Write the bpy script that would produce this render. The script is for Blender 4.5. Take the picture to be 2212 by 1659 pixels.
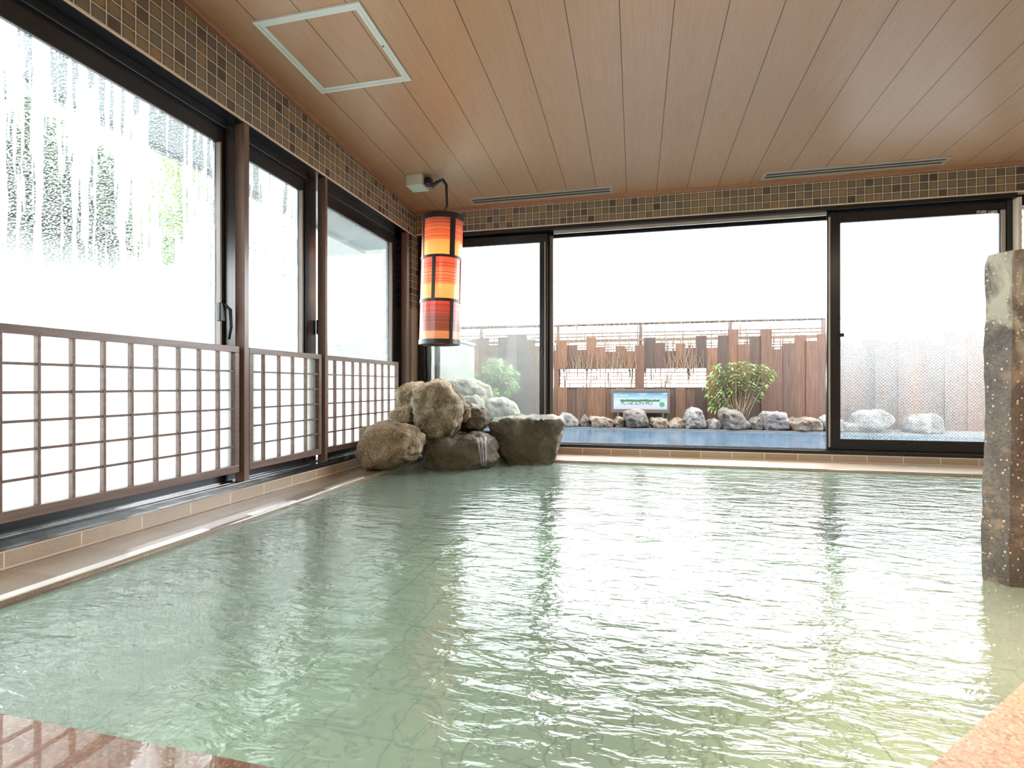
import bpy, bmesh, math, random
from mathutils import Vector, Matrix, noise

C = bpy.context.scene.collection
for o in list(bpy.data.objects):
    bpy.data.objects.remove(o)

# ------------------------------------------------------------------ camera
TH = math.radians(13.37)          # the camera looks 13.4 degrees left of +Y (along the left wall)
F, CX, HY, H = 1119.0, 1106.0, 833.0, 0.765
cam_d = bpy.data.cameras.new('camera')
cam = bpy.data.objects.new('camera', cam_d)
C.objects.link(cam)
cam.location = (0, 0, H)
cam.rotation_euler = (math.pi / 2, 0, TH)
cam_d.sensor_width = 36
cam_d.lens = 36 * F / 2212
cam_d.shift_y = (HY - 829.5) / 2212
cam_d.clip_start = 0.02
bpy.context.scene.camera = cam

# ------------------------------------------------------------------ sky, lights, exposure
w = bpy.data.worlds.new('sky')
bpy.context.scene.world = w
w.use_nodes = True
bg = w.node_tree.nodes['Background']
bg.inputs[0].default_value = (0.93, 0.97, 1.0, 1)
bg.inputs[1].default_value = 13.0
sc = bpy.context.scene
sc.view_settings.view_transform = 'Standard'
sc.view_settings.look = 'None'
sc.view_settings.gamma = 1
sc.view_settings.exposure = 0.12
sc.view_settings.use_curve_mapping = False
sc.cycles.use_denoising = True
sc.cycles.max_bounces = 10
sc.cycles.diffuse_bounces = 5
sc.cycles.glossy_bounces = 4
sc.cycles.transmission_bounces = 6
sc.cycles.transparent_max_bounces = 24
sc.cycles.sample_clamp_indirect = 8
sc.cycles.caustics_reflective = False
sc.cycles.caustics_refractive = False


def lamp(name, kind, loc, power, color, size=0.3, rot=(0, 0, 0)):
    d = bpy.data.lights.new(name, kind)
    d.energy = power
    d.color = color
    if kind == 'AREA':
        d.shape = 'DISK'
        d.size = size
    else:
        d.shadow_soft_size = size
    o = bpy.data.objects.new(name, d)
    C.objects.link(o)
    o.location = loc
    o.rotation_euler = rot
    return o


# warm downlights of the bathing hall (in the ceiling, behind and beside the camera)
sp = lamp('ceiling_downlight', 'AREA', (1.28, 1.55, 2.86), 17, (1.0, 0.68, 0.50), 0.2)
sp.data.spread = math.radians(46)
lamp('ceiling_downlight', 'AREA', (3.4, 1.3, 2.85), 14, (1.0, 0.8, 0.6), 0.35)
lamp('ceiling_downlight', 'AREA', (-0.2, -1.0, 2.95), 45, (1.0, 0.93, 0.84), 0.4)
lamp('ceiling_downlight', 'AREA', (0.9, -0.6, 2.95), 30, (1.0, 0.93, 0.84), 0.4)
lamp('ceiling_downlight', 'AREA', (3.2, -0.9, 2.95), 40, (1.0, 0.82, 0.62), 0.35)


# ------------------------------------------------------------------ picture -> world helpers (points on real planes)
def dv(px):
    u = (px - CX) / F
    return -math.sin(TH) + u * math.cos(TH), math.cos(TH) + u * math.sin(TH)


def on_x(px, X):
    """Y and depth where the sight line through column px meets the plane x = X"""
    dx, dy = dv(px)
    Z = X / dx
    return Z * dy, Z


def on_y(px, Y):
    dx, dy = dv(px)
    Z = Y / dy
    return Z * dx, Z


def zz(py, Z):
    return H + (HY - py) * Z / F


def on_z(px, py, z):
    dx, dy = dv(px)
    Z = F * (H - z) / (py - HY)
    return Z * dx, Z * dy


CEIL0, CSL = 3.062, 0.0515


def ceil_z(Y):
    return CEIL0 - CSL * Y


def on_ceil(px, py):
    dx, dy = dv(px)
    Z = (CEIL0 - H) / ((HY - py) / F + CSL * dy)
    return Z * dx, Z * dy


# ------------------------------------------------------------------ objects
def mat_off(parent):
    v = Vector((0, 0, 0))
    while parent is not None:
        v += parent.location
        parent = parent.parent
    return v


def tag(o, label=None, cat=None, group=None, kind=None):
    if label: o['label'] = label
    if cat: o['category'] = cat
    if group: o['group'] = group
    if kind: o['kind'] = kind
    return o


def thing(name, label, cat, loc, group=None, kind=None):
    o = bpy.data.objects.new(name, None)
    o.empty_display_size = 0.1
    C.objects.link(o)
    o.location = loc
    return tag(o, label, cat, group, kind)


class MB:
    def __init__(s):
        s.v = []; s.f = []; s.mi = []; s.m = 0

    def quad(s, *p):
        n = len(s.v)
        s.v += [tuple(q) for q in p]
        s.f.append(tuple(range(n, n + len(p)))); s.mi.append(s.m)
        return s

    def box(s, x0, x1, y0, y1, z0, z1):
        if x0 > x1: x0, x1 = x1, x0
        if y0 > y1: y0, y1 = y1, y0
        if z0 > z1: z0, z1 = z1, z0
        n = len(s.v)
        s.v += [(x0, y0, z0), (x1, y0, z0), (x1, y1, z0), (x0, y1, z0), (x0, y0, z1), (x1, y0, z1), (x1, y1, z1), (x0, y1, z1)]
        for f in ((0, 3, 2, 1), (4, 5, 6, 7), (0, 1, 5, 4), (1, 2, 6, 5), (2, 3, 7, 6), (3, 0, 4, 7)):
            s.f.append(tuple(n + i for i in f)); s.mi.append(s.m)
        return s

    def prism(s, poly, z0, z1):
        """poly: counter-clockwise (x, y); z0/z1 numbers or functions of (x, y)"""
        a = [(x, y, z0(x, y) if callable(z0) else z0) for x, y in poly]
        b = [(x, y, z1(x, y) if callable(z1) else z1) for x, y in poly]
        n = len(s.v); k = len(poly)
        s.v += a + b
        s.f.append(tuple(reversed(range(n, n + k)))); s.mi.append(s.m)
        s.f.append(tuple(range(n + k, n + 2 * k))); s.mi.append(s.m)
        for i in range(k):
            j = (i + 1) % k
            s.f.append((n + i, n + j, n + k + j, n + k + i)); s.mi.append(s.m)
        return s

    def tube(s, pts, r, seg=6, caps=True):
        pts = [Vector(p) for p in pts]
        rs = r if isinstance(r, (list, tuple)) else [r] * len(pts)
        n0 = len(s.v)
        for i, p in enumerate(pts):
            d = (pts[min(i + 1, len(pts) - 1)] - pts[max(i - 1, 0)]).normalized()
            a = Vector((0, 0, 1)) if abs(d.z) < 0.9 else Vector((1, 0, 0))
            e1 = d.cross(a).normalized(); e2 = d.cross(e1)
            for k in range(seg):
                t = 2 * math.pi * k / seg
                s.v.append(tuple(p + rs[i] * (math.cos(t) * e1 + math.sin(t) * e2)))
        for i in range(len(pts) - 1):
            for k in range(seg):
                a = n0 + i * seg + k; b = n0 + i * seg + (k + 1) % seg
                s.f.append((a, a + seg, b + seg, b)); s.mi.append(s.m)
        if caps:
            s.f.append(tuple(n0 + k for k in range(seg))); s.mi.append(s.m)
            s.f.append(tuple(n0 + (len(pts) - 1) * seg + k for k in reversed(range(seg)))); s.mi.append(s.m)
        return s

    def build(s, name, mat, parent=None, smooth=False, bevel=0.0, origin=None):
        off = mat_off(parent)
        if parent is None and origin is not None:
            off = Vector(origin)
        me = bpy.data.meshes.new(name)
        me.from_pydata([(v[0] - off.x, v[1] - off.y, v[2] - off.z) for v in s.v], [], s.f)
        mats = mat if isinstance(mat, (list, tuple)) else [mat]
        for m in mats: me.materials.append(m)
        if len(mats) > 1:
            for p, i in zip(me.polygons, s.mi): p.material_index = i
        if smooth:
            for p in me.polygons: p.use_smooth = True
        me.update()
        o = bpy.data.objects.new(name, me)
        C.objects.link(o)
        if parent is not None:
            o.parent = parent
        elif origin is not None:
            o.location = origin
        if bevel:
            b = o.modifiers.new('bevel', 'BEVEL')
            b.width = bevel; b.segments = 2; b.limit_method = 'ANGLE'
        return o


def struct(o):
    o['kind'] = 'structure'
    return o


# ------------------------------------------------------------------ materials
def srgb(r, g, b):
    def c(x):
        x /= 255.0
        return x / 12.92 if x <= 0.04045 else ((x + 0.055) / 1.055) ** 2.4
    return (c(r), c(g), c(b), 1)


class NT:
    def __init__(s, name):
        s.m = bpy.data.materials.new(name)
        s.m.use_nodes = True
        s.t = s.m.node_tree
        s.t.nodes.clear()
        s.out = s.t.nodes.new('ShaderNodeOutputMaterial')

    def n(s, typ, ins=None, **kw):
        nd = s.t.nodes.new(typ)
        for k, v in kw.items(): setattr(nd, k, v)
        for k, v in (ins or {}).items(): s.set(nd.inputs[k], v)
        return nd

    def set(s, sock, v):
        if isinstance(v, bpy.types.NodeSocket): s.t.links.new(v, sock)
        elif isinstance(v, bpy.types.Node): s.t.links.new(v.outputs[0], sock)
        else: sock.default_value = v

    def math(s, op, a, b=None, c=None, clamp=False):
        nd = s.t.nodes.new('ShaderNodeMath'); nd.operation = op; nd.use_clamp = clamp
        s.set(nd.inputs[0], a)
        if b is not None: s.set(nd.inputs[1], b)
        if c is not None: s.set(nd.inputs[2], c)
        return nd.outputs[0]

    def mix(s, f, a, b, blend='MIX'):
        nd = s.t.nodes.new('ShaderNodeMix'); nd.data_type = 'RGBA'; nd.blend_type = blend
        s.set(nd.inputs[0], f); s.set(nd.inputs[6], a); s.set(nd.inputs[7], b)
        return nd.outputs[2]

    def ramp(s, f, stops, interp='LINEAR'):
        nd = s.t.nodes.new('ShaderNodeValToRGB')
        cr = nd.color_ramp; cr.interpolation = interp
        while len(cr.elements) > 1: cr.elements.remove(cr.elements[-1])
        cr.elements[0].position = stops[0][0]; cr.elements[0].color = stops[0][1]
        for p, c in stops[1:]:
            e = cr.elements.new(p); e.color = c
        s.set(nd.inputs[0], f)
        return nd.outputs[0]

    def pos(s):
        return s.n('ShaderNodeNewGeometry').outputs['Position']

    def xyz(s, v=None):
        nd = s.n('ShaderNodeSeparateXYZ', {0: v if v is not None else s.pos()})
        return nd.outputs[0], nd.outputs[1], nd.outputs[2]

    def comb(s, x, y, z):
        return s.n('ShaderNodeCombineXYZ', {0: x, 1: y, 2: z}).outputs[0]

    def noise(s, vec, scale, detail=3, rough=0.5, dist=0.0):
        nd = s.n('ShaderNodeTexNoise', {'Vector': vec, 'Scale': scale, 'Detail': detail, 'Roughness': rough, 'Distortion': dist})
        return nd.outputs[0]

    def vscale(s, v, x, y, z):
        return s.n('ShaderNodeVectorMath', {0: v, 1: (x, y, z)}, operation='MULTIPLY').outputs[0]

    def bump(s, h, strength=0.3, dist=0.01, normal=None):
        nd = s.n('ShaderNodeBump', {'Strength': strength, 'Distance': dist, 'Height': h})
        if normal is not None: s.set(nd.inputs['Normal'], normal)
        return nd.outputs[0]

    def pbr(s, color, rough=0.5, metal=0.0, normal=None, spec=0.5, **extra):
        nd = s.n('ShaderNodeBsdfPrincipled', {'Base Color': color, 'Roughness': rough, 'Metallic': metal, 'Specular IOR Level': spec})
        if normal is not None: s.set(nd.inputs['Normal'], normal)
        for k, v in extra.items(): s.set(nd.inputs[k.replace('_', ' ')], v)
        return nd.outputs[0]

    def done(s, shader, vol=None):
        s.t.links.new(shader, s.out.inputs[0])
        if vol is not None: s.t.links.new(vol, s.out.inputs[1])
        return s.m


def grid(t, a, b, pa, pb, ga, gb=None, oa=0.0, ob=0.0):
    """tile grid over coordinates a, b: returns a random value per tile and a joint mask (1 in the joint)"""
    gb = ga if gb is None else gb
    ua = t.math('DIVIDE', t.math('SUBTRACT', a, oa), pa)
    ub = t.math('DIVIDE', t.math('SUBTRACT', b, ob), pb)
    fa = t.math('FRACT', ua); fb = t.math('FRACT', ub)
    da = t.math('MINIMUM', fa, t.math('SUBTRACT', 1.0, fa))
    db = t.math('MINIMUM', fb, t.math('SUBTRACT', 1.0, fb))
    ma = t.math('LESS_THAN', da, ga / 2 / pa)
    mb = t.math('LESS_THAN', db, gb / 2 / pb)
    cell = t.comb(t.math('FLOOR', ua), t.math('FLOOR', ub), 0.0)
    wn = t.n('ShaderNodeTexWhiteNoise', {'Vector': cell}, noise_dimensions='3D')
    return wn.outputs[0], t.math('MAXIMUM', ma, mb), (fa, fb)


def mosaic_mat(axis, zoff, soff, tilez=0.075, name='mosaic_tile'):
    t = NT(name)
    x, y, z = t.xyz()
    a = y if axis == 'y' else x
    rnd, joint, (fa, fb) = grid(t, a, z, 0.075, tilez, 0.0052, None, soff, zoff)
    base = t.ramp(rnd, [(0.0, srgb(142, 122, 96)), (0.30, srgb(130, 116, 94)), (0.46, srgb(120, 110, 94)), (0.60, srgb(158, 126, 92)),
                        (0.72, srgb(108, 102, 92)), (0.84, srgb(92, 78, 76)), (0.93, srgb(74, 60, 64))], 'CONSTANT')
    nz = t.noise(t.pos(), 22, 2)
    base = t.mix(t.math('MULTIPLY', nz, 0.55), base, srgb(104, 98, 84))
    # smoked edge of the glazed tiles
    e = t.math('MULTIPLY', t.math('MULTIPLY', fa, t.math('SUBTRACT', 1.0, fa)), t.math('MULTIPLY', fb, t.math('SUBTRACT', 1.0, fb)))
    e = t.math('MULTIPLY', e, 26.0, clamp=True)
    base = t.mix(e, srgb(88, 82, 74), base)
    col = t.mix(joint, base, srgb(220, 208, 194))
    rough = t.math('ADD', t.math('MULTIPLY', joint, 0.7), 0.22)
    nrm = t.bump(t.math('SUBTRACT', 1.0, joint), 0.6, 0.003)
    return t.done(t.pbr(col, rough, 0, nrm))


def stone_tile_mat(name, axis, pitch, off, c1, c2, rough, jointcol, horiz=True, gw=0.006, bumps=0.15, coat=0.0):
    """speckled brown tile; joints every `pitch` along one axis"""
    t = NT(name)
    x, y, z = t.xyz()
    a = y if axis == 'y' else x
    u = t.math('DIVIDE', t.math('SUBTRACT', a, off), pitch)
    f = t.math('FRACT', u)
    d = t.math('MINIMUM', f, t.math('SUBTRACT', 1.0, f))
    joint = t.math('LESS_THAN', d, gw / 2 / pitch)
    sp = t.noise(t.pos(), 210, 3, 0.7)
    big = t.noise(t.pos(), 5, 3)
    col = t.mix(t.ramp(sp, [(0.38, (0, 0, 0, 1)), (0.62, (1, 1, 1, 1))]), c1, c2)
    col = t.mix(t.math('MULTIPLY', big, 0.35), col, srgb(128, 110, 88))
    cell = t.n('ShaderNodeTexWhiteNoise', {'W': t.math('FLOOR', u)}, noise_dimensions='1D').outputs[0]
    col = t.mix(t.math('MULTIPLY', cell, 0.18), col, srgb(214, 204, 188))
    col = t.mix(joint, col, jointcol)
    r = t.math('ADD', t.math('MULTIPLY', t.noise(t.pos(), 3.5, 2), rough), rough * 0.3)
    nrm = t.bump(sp, bumps, 0.0008)
    if coat:
        return t.done(t.pbr(col, 0.45, 0, nrm, 0.4, Coat_Weight=coat, Coat_Roughness=t.math('ADD', 0.03, t.math('MULTIPLY', big, 0.12)), Coat_IOR=1.5))
    return t.done(t.pbr(col, r, 0, nrm))


def simple_mat(name, col, rough=0.5, metal=0.0, nscale=30.0, namt=0.12, bump=0.0, stretch=(1, 1, 1), **extra):
    t = NT(name)
    nz = t.noise(t.vscale(t.pos(), *stretch), nscale, 4, 0.6)
    dark = tuple(c * 0.45 for c in col[:3]) + (1,)
    c = t.mix(t.math('MULTIPLY', nz, namt * 2), col, dark)
    r = t.math('ADD', rough - 0.05, t.math('MULTIPLY', nz, 0.1))
    nrm = t.bump(nz, bump, 0.003) if bump else None
    return t.done(t.pbr(c, r, metal, nrm, **extra))


def wood_mat(name, c1, c2, rough=0.45, axis='z', scale=14, per_object=0.0, dark=None):
    t = NT(name)
    st = {'x': (0.06, 1, 1), 'y': (1, 0.06, 1), 'z': (1, 1, 0.06)}[axis]
    v = t.vscale(t.pos(), *st)
    if per_object:
        oi = t.n('ShaderNodeObjectInfo')
        v = t.n('ShaderNodeVectorMath', {0: v, 1: t.comb(oi.outputs['Random'], oi.outputs['Random'], oi.outputs['Random'])}, operation='ADD').outputs[0]
    g = t.noise(v, scale * 4, 5, 0.65, 0.4)
    g2 = t.noise(v, scale * 0.7, 3, 0.5, 0.8)
    c = t.mix(t.ramp(g, [(0.35, (0, 0, 0, 1)), (0.65, (1, 1, 1, 1))]), c1, c2)
    c = t.mix(t.math('MULTIPLY', g2, 0.5), c, dark or tuple(k * 0.5 for k in c1[:3]) + (1,))
    if per_object:
        rr = t.n('ShaderNodeObjectInfo').outputs['Random']
        tint = t.ramp(rr, [(0.0, srgb(226, 186, 154)), (0.25, srgb(176, 152, 138)), (0.45, srgb(255, 220, 172)), (0.62, srgb(196, 168, 150)), (0.8, srgb(112, 106, 112)), (1.0, srgb(240, 200, 164))])
        c = t.mix(per_object, c, tint, 'MULTIPLY')
    return t.done(t.pbr(c, rough, 0, t.bump(g, 0.2, 0.002)))


M = {}
M['mosaic_left'] = mosaic_mat('y', 2.485, 0.02)
M['mosaic_back'] = mosaic_mat('x', 2.510, 0.03)
M['base_left'] = stone_tile_mat('base_tile', 'y', 0.30, 0.055, srgb(190, 176, 158), srgb(170, 155, 138), 0.25, srgb(222, 212, 196))
M['base_back'] = stone_tile_mat('base_tile', 'x', 0.30, 0.05, srgb(172, 156, 134), srgb(148, 130, 108), 0.25, srgb(226, 214, 196))
M['ledge_left'] = stone_tile_mat('ledge_stone', 'y', 0.30, 0.055, srgb(142, 122, 104), srgb(104, 84, 68), 0.16, srgb(134, 112, 94), bumps=0.35, coat=1.0)
M['ledge_back'] = stone_tile_mat('ledge_stone', 'x', 0.30, 0.05, srgb(190, 170, 150), srgb(164, 142, 122), 0.16, srgb(196, 180, 164), bumps=0.35, coat=0.8)
M['grout'] = simple_mat('grout', srgb(222, 206, 186), 0.6)
M['trimwood'] = wood_mat('trim_wood', srgb(180, 134, 110), srgb(164, 118, 94), 0.4, 'x')
M['black_metal'] = simple_mat('dark_anodised_metal', srgb(30, 31, 35), 0.24, 0.0, 90, 0.04)
M['wet_sill'] = simple_mat('wet_dark_sill', srgb(44, 46, 54), 0.10, 0.0, 90, 0.04, 0.25, (1, 1, 1), Coat_Weight=1.0, Coat_Roughness=0.05, Coat_IOR=1.7)
M['brown_metal'] = simple_mat('brown_anodised_metal', srgb(112, 98, 86), 0.3, 0.0, 90, 0.04)
M['brown_wood'] = wood_mat('brown_stained_wood', srgb(130, 108, 96), srgb(106, 86, 74), 0.28, 'z', 10)
M['brown_wood_y'] = wood_mat('brown_stained_wood', srgb(134, 112, 104), srgb(110, 90, 82), 0.30, 'y', 10)
M['black_plastic'] = simple_mat('black_plastic', srgb(24, 24, 26), 0.35)
M['white_plastic'] = simple_mat('white_plastic', srgb(206, 212, 200), 0.4, 0, 12, 0.04)
M['white_metal'] = simple_mat('white_aluminium', srgb(214, 222, 216), 0.35, 0, 12, 0.04)
M['silver'] = simple_mat('silver_aluminium', srgb(176, 168, 158), 0.32, 0.1, 12, 0.05)
M['dark_slot'] = simple_mat('dark_slot', srgb(60, 52, 48), 0.6)
M['grey_metal'] = simple_mat('grey_metal', srgb(92, 84, 80), 0.45, 0.3)
M['cream_wall'] = simple_mat('cream_render', srgb(138, 136, 128), 0.8, 0, 60, 0.06, 0.3)
M['house_wall'] = simple_mat('grey_green_render', srgb(92, 96, 92), 0.8, 0, 60, 0.06, 0.3)
M['room_wall'] = simple_mat('beige_wall_tile', srgb(196, 176, 150), 0.5, 0, 6, 0.06)
M['eave'] = simple_mat('eave_board', srgb(136, 148, 156), 0.7)
M['concrete'] = simple_mat('wet_concrete', srgb(104, 104, 104), 0.35, 0, 25, 0.2, 0.3)
M['ground'] = simple_mat('gravel_ground', srgb(120, 112, 100), 0.8, 0, 60, 0.3, 0.5)
M['twig'] = simple_mat('dry_twig', srgb(124, 106, 86), 0.8)
M['paper'] = None


def plank_ceiling():
    t = NT('ceiling_plank')
    x, y, z = t.xyz()
    u = t.math('DIVIDE', t.math('SUBTRACT', x, -0.086), 0.30)
    f = t.math('FRACT', u)
    d = t.math('MINIMUM', f, t.math('SUBTRACT', 1.0, f))
    joint = t.math('LESS_THAN', d, 0.0028 / 0.30)
    cell = t.n('ShaderNodeTexWhiteNoise', {'W': t.math('FLOOR', u)}, noise_dimensions='1D').outputs[0]
    yy = t.math('ADD', y, t.math('MULTIPLY', cell, 7.0))
    v = t.comb(x, t.math('MULTIPLY', yy, 0.035), cell)
    g = t.noise(v, 130, 3, 0.6, 0.2)
    g2 = t.noise(v, 9, 2, 0.5, 1.2)
    c = t.mix(t.ramp(g, [(0.3, (0, 0, 0, 1)), (0.7, (1, 1, 1, 1))]), srgb(186, 150, 118), srgb(172, 135, 104))
    c = t.mix(t.math('MULTIPLY', g2, 0.35), c, srgb(160, 122, 92))
    c = t.mix(t.math('MULTIPLY', cell, 0.15), c, srgb(196, 164, 134))
    c = t.mix(joint, c, srgb(84, 54, 36))
    return t.done(t.pbr(c, 0.34, 0, t.bump(t.math('SUBTRACT', t.math('MULTIPLY', g, 0.05), joint), 0.5, 0.003)))


M['ceiling'] = plank_ceiling()


def granite(name, c1, c2, c3, wet=0.1, sc_=55.0):
    """flamed granite paving with a film of water on it"""
    t = NT(name)
    vo = t.n('ShaderNodeTexVoronoi', {'Vector': t.pos(), 'Scale': sc_ * 3.2}).outputs['Color']
    r = t.n('ShaderNodeSeparateColor', {0: vo}).outputs[0]
    n1 = t.noise(t.pos(), sc_ * 2, 3, 0.7)
    c = t.ramp(r, [(0.0, c1), (0.45, c2), (0.8, c3), (0.93, tuple(k * 0.35 for k in c1[:3]) + (1,))], 'CONSTANT')
    c = t.mix(0.2, c, c2)
    c = t.mix(t.math('MULTIPLY', n1, 0.3), c, c3)
    big = t.noise(t.pos(), 2.2, 3)
    film = t.ramp(big, [(0.40, (0.06, 0.06, 0.06, 1)), (0.60, (1, 1, 1, 1))])
    rough = t.mix(film, (wet, wet, wet, 1), (wet * 2.6, wet * 2.6, wet * 2.6, 1))
    nrm = t.bump(t.noise(t.pos(), 9, 2), 0.05, 0.02)
    nrm = t.bump(n1, 0.12, 0.0008, nrm)
    coatn = t.bump(t.noise(t.pos(), 5, 1), 0.06, 0.006)
    cov = t.ramp(big, [(0.36, (1, 1, 1, 1)), (0.66, (0.35, 0.35, 0.35, 1))])
    nd = t.pbr(c, 0.5, 0, nrm, 0.3, Coat_Weight=cov if wet < 0.1 else 0.25, Coat_Roughness=wet, Coat_IOR=1.9, Coat_Normal=coatn)
    return t.done(nd)


M['granite'] = granite('wet_granite', srgb(116, 74, 46), srgb(88, 52, 30), srgb(132, 100, 74), 0.012)
M['granite_right'] = granite('pink_granite', srgb(160, 136, 116), srgb(140, 112, 92), srgb(178, 158, 138), 0.3)


def rock_mat(name, light, mid, dark, wetz=None, moss=None, rough=0.75):
    t = NT(name)
    tc = t.n('ShaderNodeTexCoord').outputs['Object']
    oi = t.n('ShaderNodeObjectInfo').outputs['Random']
    v = t.n('ShaderNodeVectorMath', {0: tc, 1: t.comb(t.math('MULTIPLY', oi, 9.0), oi, 3.0)}, operation='ADD').outputs[0]
    n1 = t.noise(v, 4.5, 5, 0.62, 0.6)
    n2 = t.noise(v, 70, 4, 0.75)
    n3 = t.noise(v, 16, 4, 0.7, 0.3)
    c = t.ramp(n1, [(0.34, dark), (0.47, mid), (0.62, light)])
    c = t.mix(t.ramp(n2, [(0.42, (0.55, 0.55, 0.55, 1)), (0.60, (0, 0, 0, 1))]), c, tuple(k * 0.3 for k in dark[:3]) + (1,))
    c = t.mix(t.ramp(n2, [(0.56, (0, 0, 0, 1)), (0.68, (0.6, 0.6, 0.6, 1))]), c, light)
    if moss:
        c = t.mix(t.ramp(n3, [(0.5, (0, 0, 0, 1)), (0.66, (0.7, 0.7, 0.7, 1))]), c, moss)
    r = rough
    if wetz is not None:
        x, y, z = t.xyz()
        wet = t.math('SUBTRACT', wetz, t.math('ADD', z, t.math('MULTIPLY', t.math('SUBTRACT', n3, 0.5), 0.5)))
        wet = t.math('MULTIPLY', wet, 6.0, clamp=True)
        c = t.mix(t.math('MULTIPLY', wet, 0.75), c, tuple(k * 0.55 for k in mid[:3]) + (1,))
        r = t.math('SUBTRACT', rough, t.math('MULTIPLY', wet, rough - 0.22))
    h = t.math('ADD', t.math('MULTIPLY', n3, 1.0), t.math('MULTIPLY', n2, 0.5))
    return t.done(t.pbr(c, r, 0, t.bump(h, 1.0, 0.024)))


M['rock_tan'] = rock_mat('tan_granite_rock', srgb(222, 208, 184), srgb(180, 158, 128), srgb(112, 94, 74), 0.10)
M['rock_brown'] = rock_mat('brown_granite_rock', srgb(216, 202, 174), srgb(160, 142, 114), srgb(82, 70, 56), 0.15, srgb(126, 120, 92))
M['rock_wet'] = rock_mat('wet_granite_rock', srgb(176, 162, 138), srgb(118, 104, 84), srgb(66, 58, 50), 0.4, srgb(90, 88, 68), 0.4)
M['rock_pale'] = rock_mat('pale_garden_rock', srgb(146, 142, 138), srgb(118, 113, 110), srgb(74, 69, 67))
M['rock_cream'] = rock_mat('cream_garden_rock', srgb(226, 216, 196), srgb(196, 184, 164), srgb(140, 126, 108))
M['rock_ochre'] = rock_mat('ochre_garden_rock', srgb(144, 132, 118), srgb(112, 96, 78), srgb(70, 58, 46))
M['rock_grey'] = rock_mat('grey_garden_rock', srgb(124, 118, 115), srgb(88, 80, 77), srgb(54, 46, 42), None, srgb(104, 92, 62))


def pillar_mat():
    t = NT('weathered_basalt')
    v = t.pos()
    n1 = t.noise(v, 5, 5, 0.6, 0.5)
    n2 = t.noise(v, 85, 4, 0.7)
    x, y, z = t.xyz()
    c = t.ramp(n1, [(0.35, srgb(74, 66, 60)), (0.5, srgb(98, 90, 82)), (0.66, srgb(120, 112, 102))])
    c = t.mix(t.ramp(n2, [(0.4, (0.5, 0.5, 0.5, 1)), (0.55, (0, 0, 0, 1))]), c, srgb(56, 46, 38))
    # lime crust: pale chips scattered over the stone
    vo = t.n('ShaderNodeTexVoronoi', {'Vector': t.vscale(v, 1, 1, 0.8), 'Scale': 80.0, 'Randomness': 1.0})
    chip = t.math('LESS_THAN', vo.outputs['Distance'], t.math('MULTIPLY', t.n('ShaderNodeSeparateColor', {0: vo.outputs['Color']}).outputs[0], 0.34))
    chip = t.math('MULTIPLY', chip, t.math('GREATER_THAN', t.noise(v, 14, 3), 0.44))
    c = t.mix(t.math('MULTIPLY', chip, 0.9), c, srgb(206, 188, 158))
    pat = t.ramp(t.noise(v, 9, 5, 0.65), [(0.58, (0, 0, 0, 1)), (0.70, (0.5, 0.5, 0.5, 1))])
    c = t.mix(pat, c, srgb(168, 140, 110))
    lich = t.ramp(t.noise(t.vscale(v, 1, 1, 0.5), 7, 4, 0.6, 0.6), [(0.50, (0, 0, 0, 1)), (0.62, (1, 1, 1, 1))])
    up = t.math('MULTIPLY', t.math('SUBTRACT', z, 0.6), 1.8, clamp=True)
    c = t.mix(t.math('MULTIPLY', lich, up), c, srgb(176, 172, 152))
    r = t.math('ADD', 0.34, t.math('MULTIPLY', n1, 0.2))
    return t.done(t.pbr(c, r, 0, t.bump(t.math('ADD', n1, t.math('MULTIPLY', n2, 0.35)), 0.9, 0.012)))


M['pillar'] = pillar_mat()


def water_mat(name, tint, milk, milk_amt, scale=(1.0, 2.3, 1.0), bump=0.5, dist=0.03, rough=0.03, vol=None):
    t = NT(name)
    p = t.pos()
    v = t.vscale(p, *scale)
    n1 = t.noise(v, 2.6, 3, 0.45, 0.7)
    n2 = t.noise(v, 8.0, 3, 0.5, 0.9)
    n3 = t.noise(v, 20.0, 2, 0.5, 0.4)
    h = t.math('ADD', t.math('ADD', n1, t.math('MULTIPLY', n2, 0.42)), t.math('MULTIPLY', n3, 0.10))
    nrm = t.bump(h, bump, dist)
    fr = t.n('ShaderNodeFresnel', {'IOR': 1.37, 'Normal': nrm}).outputs[0]
    gl = t.n('ShaderNodeBsdfGlossy', {'Color': (1, 1, 1, 1), 'Roughness': rough, 'Normal': nrm}).outputs[0]
    tr = t.n('ShaderNodeBsdfTransparent', {'Color': tint}).outputs[0]
    df = t.n('ShaderNodeBsdfDiffuse', {'Color': milk, 'Normal': nrm}).outputs[0]
    body = t.n('ShaderNodeMixShader', {0: milk_amt, 1: tr, 2: df}).outputs[0]
    sh = t.n('ShaderNodeMixShader', {0: fr, 1: body, 2: gl}).outputs[0]
    v = None
    if vol:
        v = t.n('ShaderNodeVolumeAbsorption', {'Color': vol[0], 'Density': vol[1]}).outputs[0]
    return t.done(sh, v)


M['water'] = water_mat('spring_water', (0.95, 0.99, 0.96, 1), srgb(204, 230, 210), 0.27, bump=0.8, dist=0.017, rough=0.06, vol=((0.42, 0.84, 0.60, 1), 0.62))
M['water_out'] = water_mat('outdoor_pool_water', (0.50, 0.66, 0.80, 1), srgb(120, 156, 184), 0.25, bump=0.4, dist=0.012)


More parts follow.
